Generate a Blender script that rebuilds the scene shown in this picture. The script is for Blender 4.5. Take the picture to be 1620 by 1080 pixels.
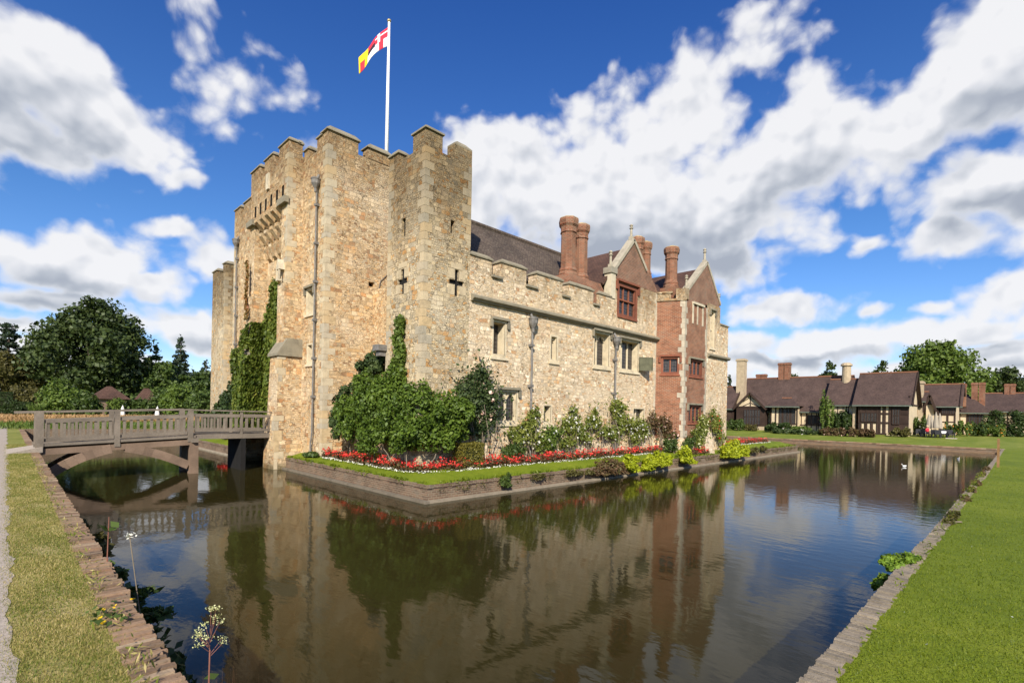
import bpy, math, random
import numpy as np
from mathutils import Vector, Matrix, noise as mnoise

# ------------------------------------------------------------------ clear, camera, light
for o in list(bpy.data.objects): bpy.data.objects.remove(o)
SC = bpy.context.scene
COL = SC.collection
PI = math.pi
Q = math.sqrt(.5)
EYE = 2.9                                   # eye height above the water (z = 0)
ROLL = math.radians(1.15)
cam = bpy.data.cameras.new('camera'); cam_o = bpy.data.objects.new('camera', cam); COL.objects.link(cam_o)
cam.sensor_width = 36; cam.lens = 800/1620*36; cam.shift_y = 111/1620
cam.clip_start = .05; cam.clip_end = 9000
fw = Vector((Q, Q, 0)); rt = Vector((Q, -Q, 0)); up = Vector((0, 0, 1))
r2 = rt*math.cos(ROLL) + up*math.sin(ROLL); u2 = up*math.cos(ROLL) - rt*math.sin(ROLL)
m3 = Matrix((r2, u2, -fw)).transposed()
cam_o.matrix_world = Matrix.Translation((0, 0, EYE)) @ m3.to_4x4()
SC.camera = cam_o

SUN_EL = math.radians(33)
sun_h = Vector((-.74, -.67)).normalized()
to_sun = Vector((sun_h.x*math.cos(SUN_EL), sun_h.y*math.cos(SUN_EL), math.sin(SUN_EL)))
sl = bpy.data.lights.new('sun', 'SUN'); sl.energy = 4.9; sl.angle = math.radians(.55); sl.color = (1, .93, .82)
so = bpy.data.objects.new('sun', sl); COL.objects.link(so); so.rotation_euler = to_sun.to_track_quat('Z', 'Y').to_euler()
so.location = (-30, -30, 60)

SC.view_settings.view_transform = 'Standard'; SC.view_settings.look = 'None'
SC.view_settings.exposure = 0.55; SC.view_settings.gamma = 1
SC.view_settings.use_curve_mapping = False
SC.render.engine = 'CYCLES'
SC.cycles.max_bounces = 6; SC.cycles.diffuse_bounces = 3; SC.cycles.glossy_bounces = 3
SC.cycles.transmission_bounces = 3; SC.cycles.transparent_max_bounces = 4
SC.cycles.caustics_reflective = False; SC.cycles.caustics_refractive = False
SC.cycles.use_denoising = True

# ------------------------------------------------------------------ node helpers
class NT:
    def __init__(s, nt): s.nt = nt; nt.nodes.clear()
    def n(s, typ, **kw):
        nd = s.nt.nodes.new(typ)
        for k, v in kw.items(): setattr(nd, k, v)
        return nd
    def ln(s, a, b): s.nt.links.new(a, b)
    def put(s, sock, v):
        if isinstance(v, bpy.types.NodeSocket): s.ln(v, sock)
        else: sock.default_value = v
    def math(s, op, a, b=0., c=None, clamp=False):
        nd = s.n('ShaderNodeMath', operation=op); nd.use_clamp = clamp
        s.put(nd.inputs[0], a); s.put(nd.inputs[1], b)
        if c is not None: s.put(nd.inputs[2], c)
        return nd.outputs[0]
    def vmath(s, op, a, b=None):
        nd = s.n('ShaderNodeVectorMath', operation=op); s.put(nd.inputs[0], a)
        if b is not None: s.put(nd.inputs[1], b)
        return nd.outputs['Value'] if op in ('DOT_PRODUCT', 'LENGTH') else nd.outputs[0]
    def noise(s, vec, scale, detail=4., rough=.55, dim='3D'):
        nd = s.n('ShaderNodeTexNoise', noise_dimensions=dim)
        if vec is not None: s.ln(vec, nd.inputs['Vector'])
        nd.inputs['Scale'].default_value = scale; nd.inputs['Detail'].default_value = detail; nd.inputs['Roughness'].default_value = rough
        return nd.outputs['Fac'], nd.outputs['Color']
    def ramp(s, fac, stops, interp='LINEAR'):
        nd = s.n('ShaderNodeValToRGB'); cr = nd.color_ramp; cr.interpolation = interp
        while len(cr.elements) < len(stops): cr.elements.new(.5)
        for e, (p, c) in zip(cr.elements, stops):
            e.position = p; e.color = (c[0], c[1], c[2], 1) if not isinstance(c, (int, float)) else (c, c, c, 1)
        s.put(nd.inputs[0], fac); return nd.outputs[0]
    def mix(s, fac, a, b, blend='MIX'):
        nd = s.n('ShaderNodeMix', data_type='RGBA', blend_type=blend); nd.clamp_factor = True
        s.put(nd.inputs['Factor'], fac)
        for k, v in ((6, a), (7, b)):
            if isinstance(v, tuple) and len(v) == 3: v = (*v, 1)
            s.put(nd.inputs[k], v)
        return nd.outputs[2]
    def mapr(s, v, a, b, c=0., d=1., smooth=True):
        nd = s.n('ShaderNodeMapRange'); nd.interpolation_type = 'SMOOTHSTEP' if smooth else 'LINEAR'
        s.put(nd.inputs[0], v)
        for i, x in enumerate((a, b, c, d)): nd.inputs[i+1].default_value = x
        return nd.outputs[0]
    def mapping(s, vec, loc=(0, 0, 0), rot=(0, 0, 0), scale=(1, 1, 1), typ='POINT'):
        nd = s.n('ShaderNodeMapping', vector_type=typ); s.ln(vec, nd.inputs[0])
        nd.inputs['Location'].default_value = loc; nd.inputs['Rotation'].default_value = rot; nd.inputs['Scale'].default_value = scale
        return nd.outputs[0]

# ------------------------------------------------------------------ sky: physical sky with cumulus placed by compass bearing
def sky_dir(px, py):
    dx, dy = px-810, py-651
    a = (dx*math.cos(ROLL)+dy*math.sin(ROLL))/800; b = (-dx*math.sin(ROLL)+dy*math.cos(ROLL))/800
    return math.atan(a), math.atan2(-b, math.sqrt(1+a*a))
world = bpy.data.worlds.new('World'); SC.world = world; world.use_nodes = True
w = NT(world.node_tree)
sky = w.n('ShaderNodeTexSky', sky_type='NISHITA'); sky.sun_disc = False
sky.sun_elevation = SUN_EL; sky.sun_rotation = math.atan2(sun_h.x, sun_h.y)
sky.altitude = 50; sky.air_density = 1.0; sky.dust_density = .4; sky.ozone_density = 2.2
tc = w.n('ShaderNodeTexCoord').outputs['Generated']
dx_ = w.vmath('DOT_PRODUCT', tc, tuple(rt)); dy_ = w.vmath('DOT_PRODUCT', tc, tuple(fw))
sp = w.n('ShaderNodeSeparateXYZ'); w.ln(tc, sp.inputs[0])
az = w.math('ARCTAN2', dx_, dy_); el = w.math('ARCSINE', sp.outputs[2])
cx_ = w.n('ShaderNodeCombineXYZ'); w.ln(az, cx_.inputs[0]); w.ln(el, cx_.inputs[1]); P = cx_.outputs[0]
nz1, nc1 = w.noise(P, 5.0, 5, .55)
warp = w.vmath('SUBTRACT', nc1, (.5, .5, .5)); wsc = w.n('ShaderNodeVectorMath', operation='SCALE'); w.ln(warp, wsc.inputs[0]); wsc.inputs['Scale'].default_value = .10
PW = w.vmath('ADD', P, wsc.outputs[0])
# (x, y, rx, ry, tilt, weight)
CLOUDS = [(50, 110, 150, 95, 28, 1), (160, 185, 130, 75, 24, 1), (20, 215, 150, 62, 6, 1), (225, 240, 60, 45, 0, .8), (300, 160, 80, 36, -38, .26), (375, 105, 75, 30, 30, .12), (285, 283, 40, 18, 0, .55), (120, 130, 150, 80, 26, .95), (205, 200, 100, 70, 30, .9), (-60, 150, 160, 140, 0, 1),
 (165, 402, 115, 56, 0, 1), (85, 425, 110, 46, 0, .9), (250, 440, 70, 30, 0, .8), (0, 385, 55, 36, 0, .8), (80, 478, 190, 34, 0, .8), (0, 520, 140, 34, 0, .8),
 (335, 418, 55, 40, 0, .9), (312, 510, 62, 34, 0, .9), (282, 363, 40, 14, 8, .6),
 (830, 285, 120, 95, 0, 1), (965, 300, 190, 120, 0, 1.1), (1130, 330, 200, 105, 0, 1.1), (745, 262, 60, 62, 0, .9), (1010, 200, 80, 90, 20, .65), (1175, 95, 90, 50, 0, .62), (1110, 150, 120, 70, -10, .7), (1285, 150, 60, 90, 0, .6), (1275, 255, 130, 100, 0, .95), (1010, 400, 260, 62, 0, 1), (1150, 410, 110, 45, 0, .9),
 (1560, 110, 190, 110, -38, 1.1), (1630, 70, 150, 150, 0, 1.1), (1460, 205, 120, 75, -28, 1), (1545, 300, 130, 80, -20, 1), (1640, 330, 120, 90, 0, 1), (1500, 372, 70, 40, 0, .8),
 (1610, 468, 80, 44, -12, .95), (1230, 490, 110, 26, 4, .85), (1370, 392, 34, 18, -20, .6), (1375, 498, 34, 14, 0, .65), (1480, 497, 34, 12, 0, .6), (1310, 537, 190, 30, 0, .95), (1470, 528, 210, 22, 0, .85), (1600, 557, 150, 28, 0, .9), (1210, 568, 130, 24, 0, .85), (1470, 585, 230, 22, 0, .85), (1250, 600, 200, 20, 0, .8),
 (300, 600, 240, 22, 0, .8), (90, 560, 200, 26, 0, .8), (600, 610, 300, 20, 0, .7), (760, 330, 70, 80, 0, .9)]
GREYS = [(900, 400, 200, 50, 0, .9), (1080, 370, 260, 60, 0, .5), (1450, 290, 120, 50, -20, .6), (70, 200, 180, 70, 15, .55), (60, 440, 120, 40, 0, .5), (1420, 560, 240, 12, 0, .5), (985, 405, 270, 62, 0, 1), (1130, 425, 170, 50, 0, .9), (1280, 310, 120, 60, 0, .6), (150, 462, 170, 30, 0, .9), (40, 490, 160, 40, 0, .9), (120, 190, 130, 40, 24, .5), (20, 255, 120, 40, 0, .7), (1560, 200, 150, 60, -36, .75), (1560, 345, 150, 50, -15, .7), (1300, 560, 220, 16, 0, .8), (1530, 545, 150, 12, 0, .6), (1600, 575, 170, 14, 0, .6), (330, 530, 80, 16, 0, .6), (820, 360, 90, 50, 0, .5)]
def blobs(lst, coord, base):
    cur = None
    for (x, y, rx, ry, tilt, wt) in lst:
        a, e = sky_dir(x, y)
        k = 1/800*math.cos(a)                               # pixels to radians at that bearing
        mp = w.mapping(coord, (a, e, 0), (0, 0, -math.radians(tilt)), (rx*k*math.cos(a)**.5, ry*k, 1), 'TEXTURE')
        l = w.vmath('LENGTH', mp)
        v = w.math('MULTIPLY_ADD', l, -wt, wt)
        cur = v if cur is None else w.math('SMOOTH_MAX', cur, v, .18)
    return w.math('MAXIMUM', cur, base)
fbm, _ = w.noise(w.mapping(PW, scale=(1, 1.25, 1)), 8.0, 9, .58)
def billow(vec):
    """rounded, cauliflower-like heaps"""
    tot = None
    for sc_, wt in ((9., .55), (21., .30), (47., .15)):
        v = w.n('ShaderNodeTexVoronoi', voronoi_dimensions='2D', feature='SMOOTH_F1'); w.ln(vec, v.inputs['Vector']); v.inputs['Scale'].default_value = sc_; v.inputs['Smoothness'].default_value = .35
        t1 = w.math('MULTIPLY_ADD', v.outputs['Distance'], -wt*1.5, wt)
        tot = t1 if tot is None else w.math('ADD', tot, t1)
    return tot
PB = w.vmath('ADD', w.mapping(P, scale=(1, 1.2, 1)), w.vmath('MULTIPLY', warp, (.05, .05, 0)))
bil = billow(PB); bil2 = billow(w.vmath('ADD', PB, (-.010, .022, 0)))
relief = w.math('SUBTRACT', bil, bil2)
field = blobs(CLOUDS, PW, -1.0)
back, _ = w.noise(w.mapping(P, loc=(3, 1, 0), scale=(1, 1.8, 1)), 2.2, 5, .55)           # the rest of the sky, behind the viewer
behind = w.mapr(w.math('ABSOLUTE', az), 1.0, 1.25)
bfield = w.math('MULTIPLY_ADD', back, 3.0, -1.6)
field = w.math('ADD', w.math('MULTIPLY', field, w.math('SUBTRACT', 1., behind)), w.math('MULTIPLY', bfield, behind))
core = w.mapr(field, .34, .80)                                # ragged rims, solid hearts
amp = w.math('MULTIPLY_ADD', core, -.72, 1.0)
nse = w.math('ADD', w.math('MULTIPLY', w.math('SUBTRACT', fbm, .5), 1.25), w.math('MULTIPLY', w.math('SUBTRACT', bil, .40), .80))
dens = w.math('ADD', w.math('MULTIPLY', nse, amp), w.math('ADD', field, .05))
alpha = w.mapr(dens, -.03, .46)
grey = blobs(GREYS, PW, 0.0)
thick = w.mapr(dens, .1, .75)
gsum = w.math('ADD', w.math('MULTIPLY', grey, 1.9), w.math('ADD', w.math('MULTIPLY', w.math('SUBTRACT', fbm, .50), .55), w.math('MULTIPLY', relief, -1.05)), clamp=True)
gsum = w.math('MULTIPLY', gsum, thick)
ccol = w.ramp(gsum, [(0, (.98, .98, 1.0)), (.3, (.80, .82, .87)), (.75, (.54, .58, .65)), (1, (.44, .48, .56))])
hs = w.n('ShaderNodeHueSaturation'); hs.inputs['Saturation'].default_value = 1.12; hs.inputs['Value'].default_value = .95; w.ln(sky.outputs[0], hs.inputs['Color'])
skyc = w.mix(1., hs.outputs[0], w.ramp(w.mapr(el, 0.02, .75, smooth=False), [(0, (1.35, 1.35, 1.75)), (.10, (.98, 1.16, 1.55)), (.4, (.70, 1.02, 1.42)), (1, (.36, .72, 1.38))]), 'MULTIPLY')
bg1 = w.n('ShaderNodeBackground'); w.ln(skyc, bg1.inputs[0]); bg1.inputs[1].default_value = .078
bg2 = w.n('ShaderNodeBackground'); w.ln(ccol, bg2.inputs[0]); bg2.inputs[1].default_value = .64
mx = w.n('ShaderNodeMixShader'); w.ln(w.math('MULTIPLY', alpha, .97), mx.inputs[0]); w.ln(bg1.outputs[0], mx.inputs[1]); w.ln(bg2.outputs[0], mx.inputs[2])
wo = w.n('ShaderNodeOutputWorld'); w.ln(mx.outputs[0], wo.inputs[0])
world.cycles.sampling_method = 'MANUAL'; world.cycles.sample_map_resolution = 512

# ------------------------------------------------------------------ materials
MATS = {}
def new_mat(name):
    m = bpy.data.materials.new(name); m.use_nodes = True
    t = NT(m.node_tree); out = t.n('ShaderNodeOutputMaterial'); b = t.n('ShaderNodeBsdfPrincipled'); t.ln(b.outputs[0], out.inputs[0])
    b.inputs['Roughness'].default_value = .85; b.inputs['Specular IOR Level'].default_value = .25
    MATS[name] = m; t.b = b; t.out = out
    return t
def bump(t, h, strength=.5, dist=.02, prev=None):
    nd = t.n('ShaderNodeBump'); nd.inputs['Strength'].default_value = strength; nd.inputs['Distance'].default_value = dist
    t.ln(h, nd.inputs['Height'])
    if prev is not None: t.ln(prev, nd.inputs['Normal'])
    return nd.outputs[0]
def uvpos(t):
    return t.n('ShaderNodeTexCoord').outputs['UV'], t.n('ShaderNodeNewGeometry').outputs['Position']

def stone(name, pal, bw=.30, bh=.125, mortar=(.62, .53, .38), dark=None, warm=.25, tint=(1, 1, 1), bumpd=.05, wob=1., joint_amt=.9, opening=(.50, .62), rv=1.):
    """coursed rubble: two sizes of stone in patches, wandering courses, patchy joints"""
    t = new_mat(name); uv, pos = uvpos(t)
    f0, c0 = t.noise(uv, 1.3, 3, .5); f1, c1 = t.noise(uv, 6.5, 3, .6); f2, c2 = t.noise(uv, 26, 2, .5)
    def off(c, k): return t.vmath('MULTIPLY', t.vmath('SUBTRACT', c, (.5, .5, .5)), (k[0], k[1], 0))
    wv = t.vmath('ADD', t.vmath('ADD', uv, off(c0, (.4*wob, .17*wob))), t.vmath('ADD', off(c1, (.12*wob, .10*wob)), off(c2, (.025, .022))))
    def layer(w_, h_, ms, o_):
        br = t.n('ShaderNodeTexBrick'); br.offset = o_; br.offset_frequency = 2; br.squash = .62; br.squash_frequency = 3; t.ln(wv, br.inputs['Vector'])
        for k, v in (('Scale', 1), ('Brick Width', w_), ('Row Height', h_), ('Mortar Size', ms), ('Mortar Smooth', .6), ('Bias', 0)): br.inputs[k].default_value = v
        br.inputs['Color1'].default_value = (0, 0, 0, 1); br.inputs['Color2'].default_value = (1, 1, 1, 1); br.inputs['Mortar'].default_value = (.5, .5, .5, 1)
        return br
    A = layer(bw*1.55, bh*1.7, .011, .43); B = layer(bw*.85, bh*.8, .010, .37)
    sel = t.mapr(f0, .50, .515)
    rnd = t.mix(sel, B.outputs['Color'], A.outputs['Color']); mort = t.mix(sel, B.outputs['Fac'], A.outputs['Fac'])
    wn = t.n('ShaderNodeTexWhiteNoise', noise_dimensions='1D'); t.ln(rnd, wn.inputs['W']); r2 = wn.outputs['Value']
    col = t.ramp(rnd, pal)
    big, _ = t.noise(uv, .5, 5, .62)
    col = t.mix(t.mapr(big, .47, .74, 0, warm*1.6), col, t.mix(.55, col, (.50, .27, .09)))
    col = t.mix(1., col, t.ramp(r2, [(0, 1-.34*rv), (.35, 1-.05*rv), (.7, 1+.04*rv), (1, 1+.18*rv)]), 'MULTIPLY')
    n3, _ = t.noise(uv, 19, 5, .68); n4, _ = t.noise(uv, 3.4, 5, .65)
    col = t.mix(1., col, t.ramp(n3, [(.25, .70), (.5, 1.0), (.8, 1.16)]), 'MULTIPLY')
    col = t.mix(1., col, t.ramp(n4, [(.28, .74), (.5, 1.0), (.75, 1.10)]), 'MULTIPLY')
    stn, _ = t.noise(t.mapping(uv, scale=(2.6, .22, 1)), 1.0, 6, .68)
    col = t.mix(t.mapr(stn, .52, .72, 0, .5), col, t.mix(1., col, (.60, .57, .52), 'MULTIPLY'))
    pale, _ = t.noise(uv, .42, 4, .6); col = t.mix(t.mapr(pale, .50, .68, 0, .45), col, (.60, .545, .44))
    mvar, _ = t.noise(uv, 2.2, 4, .65)
    joint = t.mapr(mort, .25, .85)
    open_ = t.mapr(mvar, *opening)
    col = t.mix(t.math('MULTIPLY', joint, t.math('MULTIPLY_ADD', open_, .9-joint_amt, joint_amt)), col, t.mix(open_, mortar, tuple(x*.36 for x in mortar)))
    if dark:
        z0, z1, amt = dark
        sx = t.n('ShaderNodeSeparateXYZ'); t.ln(pos, sx.inputs[0])
        dn, _ = t.noise(t.mapping(uv, scale=(1.6, .5, 1)), 1.3, 6, .65)
        zz = t.math('MULTIPLY_ADD', dn, 4.2, t.math('ADD', sx.outputs[2], -2.1))
        col = t.mix(t.mapr(zz, z0, z1, 0, amt), col, t.mix(1., col, (.42, .385, .33), 'MULTIPLY'))
    lich, _ = t.noise(uv, 5.5, 6, .72)
    col = t.mix(t.mapr(lich, .62, .74, 0, .55), col, (.21, .19, .14))
    sz = t.n('ShaderNodeSeparateXYZ'); t.ln(pos, sz.inputs[0])
    fo = t.math('MULTIPLY_ADD', mvar, .7, sz.outputs[2])
    col = t.mix(t.mapr(fo, .75, .4, 0, .75), col, (.07, .065, .03))
    col = t.mix(1., col, tint, 'MULTIPLY')
    t.ln(col, t.b.inputs['Base Color'])
    h = t.math('ADD', t.math('MULTIPLY', mort, t.math('MULTIPLY_ADD', open_, -.8, -.5)), t.math('ADD', t.math('MULTIPLY', n3, .55), t.math('MULTIPLY', r2, .45)))
    t.ln(bump(t, h, 1.0, bumpd*1.4), t.b.inputs['Normal'])
    return MATS[name]

CREAM = [(0, (.50, .43, .32)), (.16, (.60, .53, .42)), (.30, (.43, .36, .25)), (.42, (.66, .59, .47)), (.54, (.52, .43, .30)), (.64, (.41, .38, .32)), (.74, (.61, .51, .36)), (.84, (.47, .30, .16)), (.90, (.34, .21, .13)), (.94, (.70, .64, .53))]
GOLD = [(0, (.50, .40, .26)), (.18, (.57, .46, .31)), (.34, (.43, .33, .20)), (.48, (.60, .50, .36)), (.60, (.48, .33, .17)), (.70, (.38, .33, .25)), (.80, (.54, .39, .22)), (.88, (.42, .23, .11)), (.94, (.31, .21, .13))]
GREYED = [(0, (.47, .40, .28)), (.18, (.54, .46, .33)), (.34, (.38, .33, .25)), (.48, (.56, .48, .34)), (.60, (.45, .37, .24)), (.72, (.33, .30, .24)), (.84, (.50, .38, .22)), (.92, (.42, .25, .11))]
M_RANGE = stone('rubble_cream', CREAM, .19, .092, (.53, .46, .35), (7.5, 10.0, .8), .18, tint=(1.33, 1.20, 1.03), joint_amt=.28, opening=(.56, .68), rv=.55, bumpd=.035)
M_GATE = stone('rubble_gold', GOLD, .20, .112, (.50, .41, .28), (11.3, 16.0, .85), .26, tint=(1.24, 1.135, .985), joint_amt=.4, opening=(.54, .66), rv=.7)
M_TUR = stone('rubble_greyed', GREYED, .185, .104, (.54, .46, .33), (7.4, 11.8, 1.), .2, tint=(1.22, 1.14, 1.0), joint_amt=.6, opening=(.52, .62), rv=.85)

def ashlar(name, cols, weather=None):
    t = new_mat(name); uv, pos = uvpos(t)
    ri = t.n('ShaderNodeNewGeometry').outputs['Random Per Island']
    col = t.ramp(ri, cols)
    n1, _ = t.noise(pos, 3.2, 5, .6); n2, _ = t.noise(pos, 26, 4, .7)
    col = t.mix(1., col, t.ramp(n1, [(.3, .72), (.5, 1.0), (.75, 1.12)]), 'MULTIPLY')
    col = t.mix(t.mapr(n2, .54, .72, 0, .5), col, (.16, .145, .11))
    if weather:
        sx = t.n('ShaderNodeSeparateXYZ'); t.ln(pos, sx.inputs[0]); zz = t.math('MULTIPLY_ADD', n1, 3.6, t.math('ADD', sx.outputs[2], -1.8)); col = t.mix(t.mapr(zz, weather[0], weather[1], 0, .9), col, t.mix(1., col, (.48, .45, .40), 'MULTIPLY'))
    t.ln(col, t.b.inputs['Base Color']); t.ln(bump(t, t.math('ADD', n2, n1), .6, .02), t.b.inputs['Normal'])
    return MATS[name]
M_ASH = ashlar('dressed_stone', [(0, (.56, .49, .37)), (.4, (.48, .41, .29)), (.7, (.60, .52, .37)), (1, (.42, .36, .26))])
M_COPE = ashlar('weathered_coping', [(0, (.20, .175, .12)), (.5, (.26, .225, .155)), (1, (.15, .135, .10))])
M_QUO = ashlar('quoin_stone', [(0, (.47, .38, .25)), (.25, (.37, .32, .23)), (.5, (.53, .42, .26)), (.75, (.42, .34, .22)), (1, (.52, .37, .19))], (7.5, 13.5))
M_QUOG = ashlar('gatehouse_quoin', [(0, (.50, .41, .27)), (.25, (.42, .36, .26)), (.5, (.55, .45, .29)), (.75, (.46, .38, .25)), (1, (.53, .38, .20))], (11.5, 17))
M_BAYQ = ashlar('bay_corner_stone', [(0, (.44, .38, .28)), (.5, (.34, .29, .22)), (1, (.48, .41, .30))])
M_GCOP = ashlar('grey_gable_coping', [(0, (.33, .29, .22)), (.5, (.40, .35, .26)), (1, (.27, .24, .18))])
M_PALE = ashlar('pale_window_stone', [(0, (.64, .54, .37)), (1, (.57, .47, .31))])

def brickmat(name, c1, c2, mort, bw=.22, bh=.075, rough=.85, dark=.0, ms=.012):
    t = new_mat(name); uv, pos = uvpos(t)
    f1, cc = t.noise(uv, 7., 2, .5)
    wv = t.vmath('ADD', uv, t.vmath('MULTIPLY', t.vmath('SUBTRACT', cc, (.5, .5, .5)), (.02, .016, 0)))
    b = t.n('ShaderNodeTexBrick'); t.ln(wv, b.inputs['Vector']); b.inputs['Scale'].default_value = 1
    b.inputs['Brick Width'].default_value = bw; b.inputs['Row Height'].default_value = bh; b.inputs['Mortar Size'].default_value = ms; b.inputs['Bias'].default_value = -.1
    b.inputs['Color1'].default_value = (*c1, 1); b.inputs['Color2'].default_value = (*c2, 1); b.inputs['Mortar'].default_value = (*mort, 1)
    n1, _ = t.noise(uv, 1.3, 5, .65); n2, _ = t.noise(uv, 18, 4, .7)
    col = t.mix(1., b.outputs['Color'], t.ramp(n1, [(.28, .55), (.5, 1.0), (.75, 1.3)]), 'MULTIPLY')
    col = t.mix(t.mapr(n2, .55, .70, 0, .6), col, tuple(.4*x+.06 for x in c2)); n5, _ = t.noise(uv, 9, 3, .6); col = t.mix(t.mapr(n5, .57, .66, 0, .38), col, tuple(.75*x for x in mort))
    if dark: col = t.mix(t.mapr(n1, .5, .7, 0, dark), col, (.17, .14, .10))
    t.ln(col, t.b.inputs['Base Color']); t.b.inputs['Roughness'].default_value = rough
    t.ln(bump(t, t.math('ADD', t.math('MULTIPLY', b.outputs['Fac'], -1.), t.math('MULTIPLY', n2, .5)), .7, .015), t.b.inputs['Normal'])
    return MATS[name]
M_BRICK = brickmat('tudor_brick', (.29, .098, .045), (.17, .055, .030), (.32, .22, .14), dark=.45)
M_STACK = brickmat('chimney_brick', (.26, .072, .032), (.13, .040, .023), (.28, .19, .12), .16, .065, dark=.45)
M_GABLEB = brickmat('gable_brick', (.24, .090, .050), (.13, .055, .036), (.30, .22, .15), dark=.5)
M_REDST = ashlar('red_window_dressing', [(0, (.25, .085, .045)), (1, (.18, .062, .036))])
M_KERB = brickmat('moat_wall_brick', (.20, .12, .075), (.11, .072, .048), (.25, .20, .13), .2, .07, dark=.85, ms=.01)

def roofmat(name, cols, lich=.3):
    t = new_mat(name); uv, pos = uvpos(t)
    b = t.n('ShaderNodeTexBrick'); t.ln(uv, b.inputs['Vector']); b.inputs['Scale'].default_value = 1
    b.inputs['Brick Width'].default_value = .17; b.inputs['Row Height'].default_value = .11; b.inputs['Mortar Size'].default_value = .008; b.inputs['Bias'].default_value = 0
    b.inputs['Color1'].default_value = (*cols[0], 1); b.inputs['Color2'].default_value = (*cols[1], 1); b.inputs['Mortar'].default_value = (*[x*.35 for x in cols[1]], 1)
    n1, _ = t.noise(pos, .7, 6, .6); n2, _ = t.noise(pos, 9, 5, .7)
    col = t.mix(1., b.outputs['Color'], t.ramp(n1, [(.3, .7), (.5, 1.0), (.75, 1.3)]), 'MULTIPLY')
    col = t.mix(t.mapr(n2, .52, .68, 0, lich), col, (.25, .215, .16))
    t.ln(col, t.b.inputs['Base Color'])
    sp_ = t.n('ShaderNodeSeparateXYZ'); t.ln(uv, sp_.inputs[0])
    row = t.math('FRACT', t.math('DIVIDE', sp_.outputs[1], .11))
    t.ln(bump(t, t.math('ADD', t.math('MULTIPLY', row, -1.), t.math('MULTIPLY', n2, .6)), .8, .03), t.b.inputs['Normal'])
    return MATS[name]
M_ROOF = roofmat('stone_tile_roof', ((.115, .085, .062), (.075, .055, .042)), .4)
M_ROOF2 = roofmat('brown_tile_roof', ((.115, .060, .040), (.075, .040, .028)), .1)
M_ROOF3 = roofmat('village_tile_roof', ((.100, .063, .050), (.070, .044, .036)), .1)
M_RIDGE = ashlar('ridge_tile', [(0, (.25, .10, .05)), (1, (.19, .09, .05))])

def wood(name, c, c2, sc=(3, 3, 20), spec=.2):
    t = new_mat(name); uv, pos = uvpos(t)
    tcn = t.n('ShaderNodeTexCoord').outputs['UV']
    n1, _ = t.noise(t.mapping(tcn, scale=(9, 9, 1)), 2.2, 7, .72); n2, _ = t.noise(pos, 1.1, 4, .6); ri = t.n('ShaderNodeNewGeometry').outputs['Random Per Island']
    col = t.mix(n1, c, c2); col = t.mix(1., col, t.ramp(n2, [(.3, .7), (.7, 1.25)]), 'MULTIPLY'); col = t.mix(1., col, t.ramp(ri, [(0, .78), (1, 1.15)]), 'MULTIPLY')
    t.ln(col, t.b.inputs['Base Color']); t.b.inputs['Specular IOR Level'].default_value = spec
    t.ln(bump(t, n1, .6, .012), t.b.inputs['Normal'])
    return MATS[name]
M_OAK = wood('weathered_oak', (.27, .225, .175), (.095, .076, .056))
M_OAKW = wood('fresh_oak', (.27, .185, .125), (.11, .075, .052))
M_TIMB = wood('dark_timber', (.060, .036, .026), (.030, .019, .014))
M_POST = wood('brown_post', (.30, .17, .07), (.16, .09, .04))

def flat(name, c, rough=.7, metal=0., var=.25, scale=4., spec=.25):
    t = new_mat(name); uv, pos = uvpos(t)
    n1, _ = t.noise(pos, scale, 5, .65)
    col = t.mix(1., (*c, 1), t.ramp(n1, [(.3, 1-var), (.7, 1+var)]), 'MULTIPLY')
    t.ln(col, t.b.inputs['Base Color']); t.b.inputs['Roughness'].default_value = rough; t.b.inputs['Metallic'].default_value = metal; t.b.inputs['Specular IOR Level'].default_value = spec
    return MATS[name]
M_LEAD = flat('lead_grey', (.16, .148, .132), .6, 0, .35, 7)
M_PLAST = flat('cream_plaster', (.55, .44, .29), .9, 0, .16, 1.6)
M_PALEST = flat('pale_stone_wall', (.40, .31, .20), .9, 0, .2, 2.5)
M_WHITE = flat('white_paint', (.78, .78, .77), .5, 0, .05)
M_FURN = flat('dark_rattan', (.022, .022, .026), .6, 0, .3, 12)
M_CANV = flat('taupe_canvas', (.33, .28, .215), .9, 0, .15, 5)
M_CANVW = flat('white_canvas', (.75, .72, .64), .9, 0, .1, 5)
M_DARK = flat('painted_shade', (.012, .011, .010), .95, 0, .3)  # near-black colour that stands in for shade in recesses and under the bridge
M_IRON = flat('green_gutter', (.12, .14, .11), .6, 0, .2)
M_PATH = flat('pale_gravel', (.37, .31, .245), .95, 0, .35, 40)
M_SLAB = flat('stone_slab', (.52, .45, .37), .9, 0, .2, 8)
M_SOIL = flat('dark_soil', (.06, .042, .028), .95, 0, .4, 9)
M_SKIN = flat('skin', (.55, .33, .23), .6, 0, .05); M_REDC = flat('red_cloth', (.50, .035, .05), .85, 0, .1); M_HAIR = flat('fair_hair', (.52, .40, .24), .7, 0, .1); M_WHCL = flat('white_cloth', (.75, .74, .72), .85, 0, .06)
M_DUCK = flat('white_feather', (.80, .79, .75), .8, 0, .05); M_BEAK = flat('orange_beak', (.7, .3, .05), .5)
M_FRED = flat('flag_red', (.62, .03, .055), .8, 0, .05); M_FWHT = flat('flag_white', (.80, .78, .78), .8, 0, .05); M_FYEL = flat('flag_yellow', (.80, .55, .02), .8, 0, .05); M_FBLK = flat('flag_black', (.03, .02, .035), .8, 0, .05)
M_GOLD = flat('gilded_ball', (.55, .42, .18), .4, .6, .1)

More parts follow.
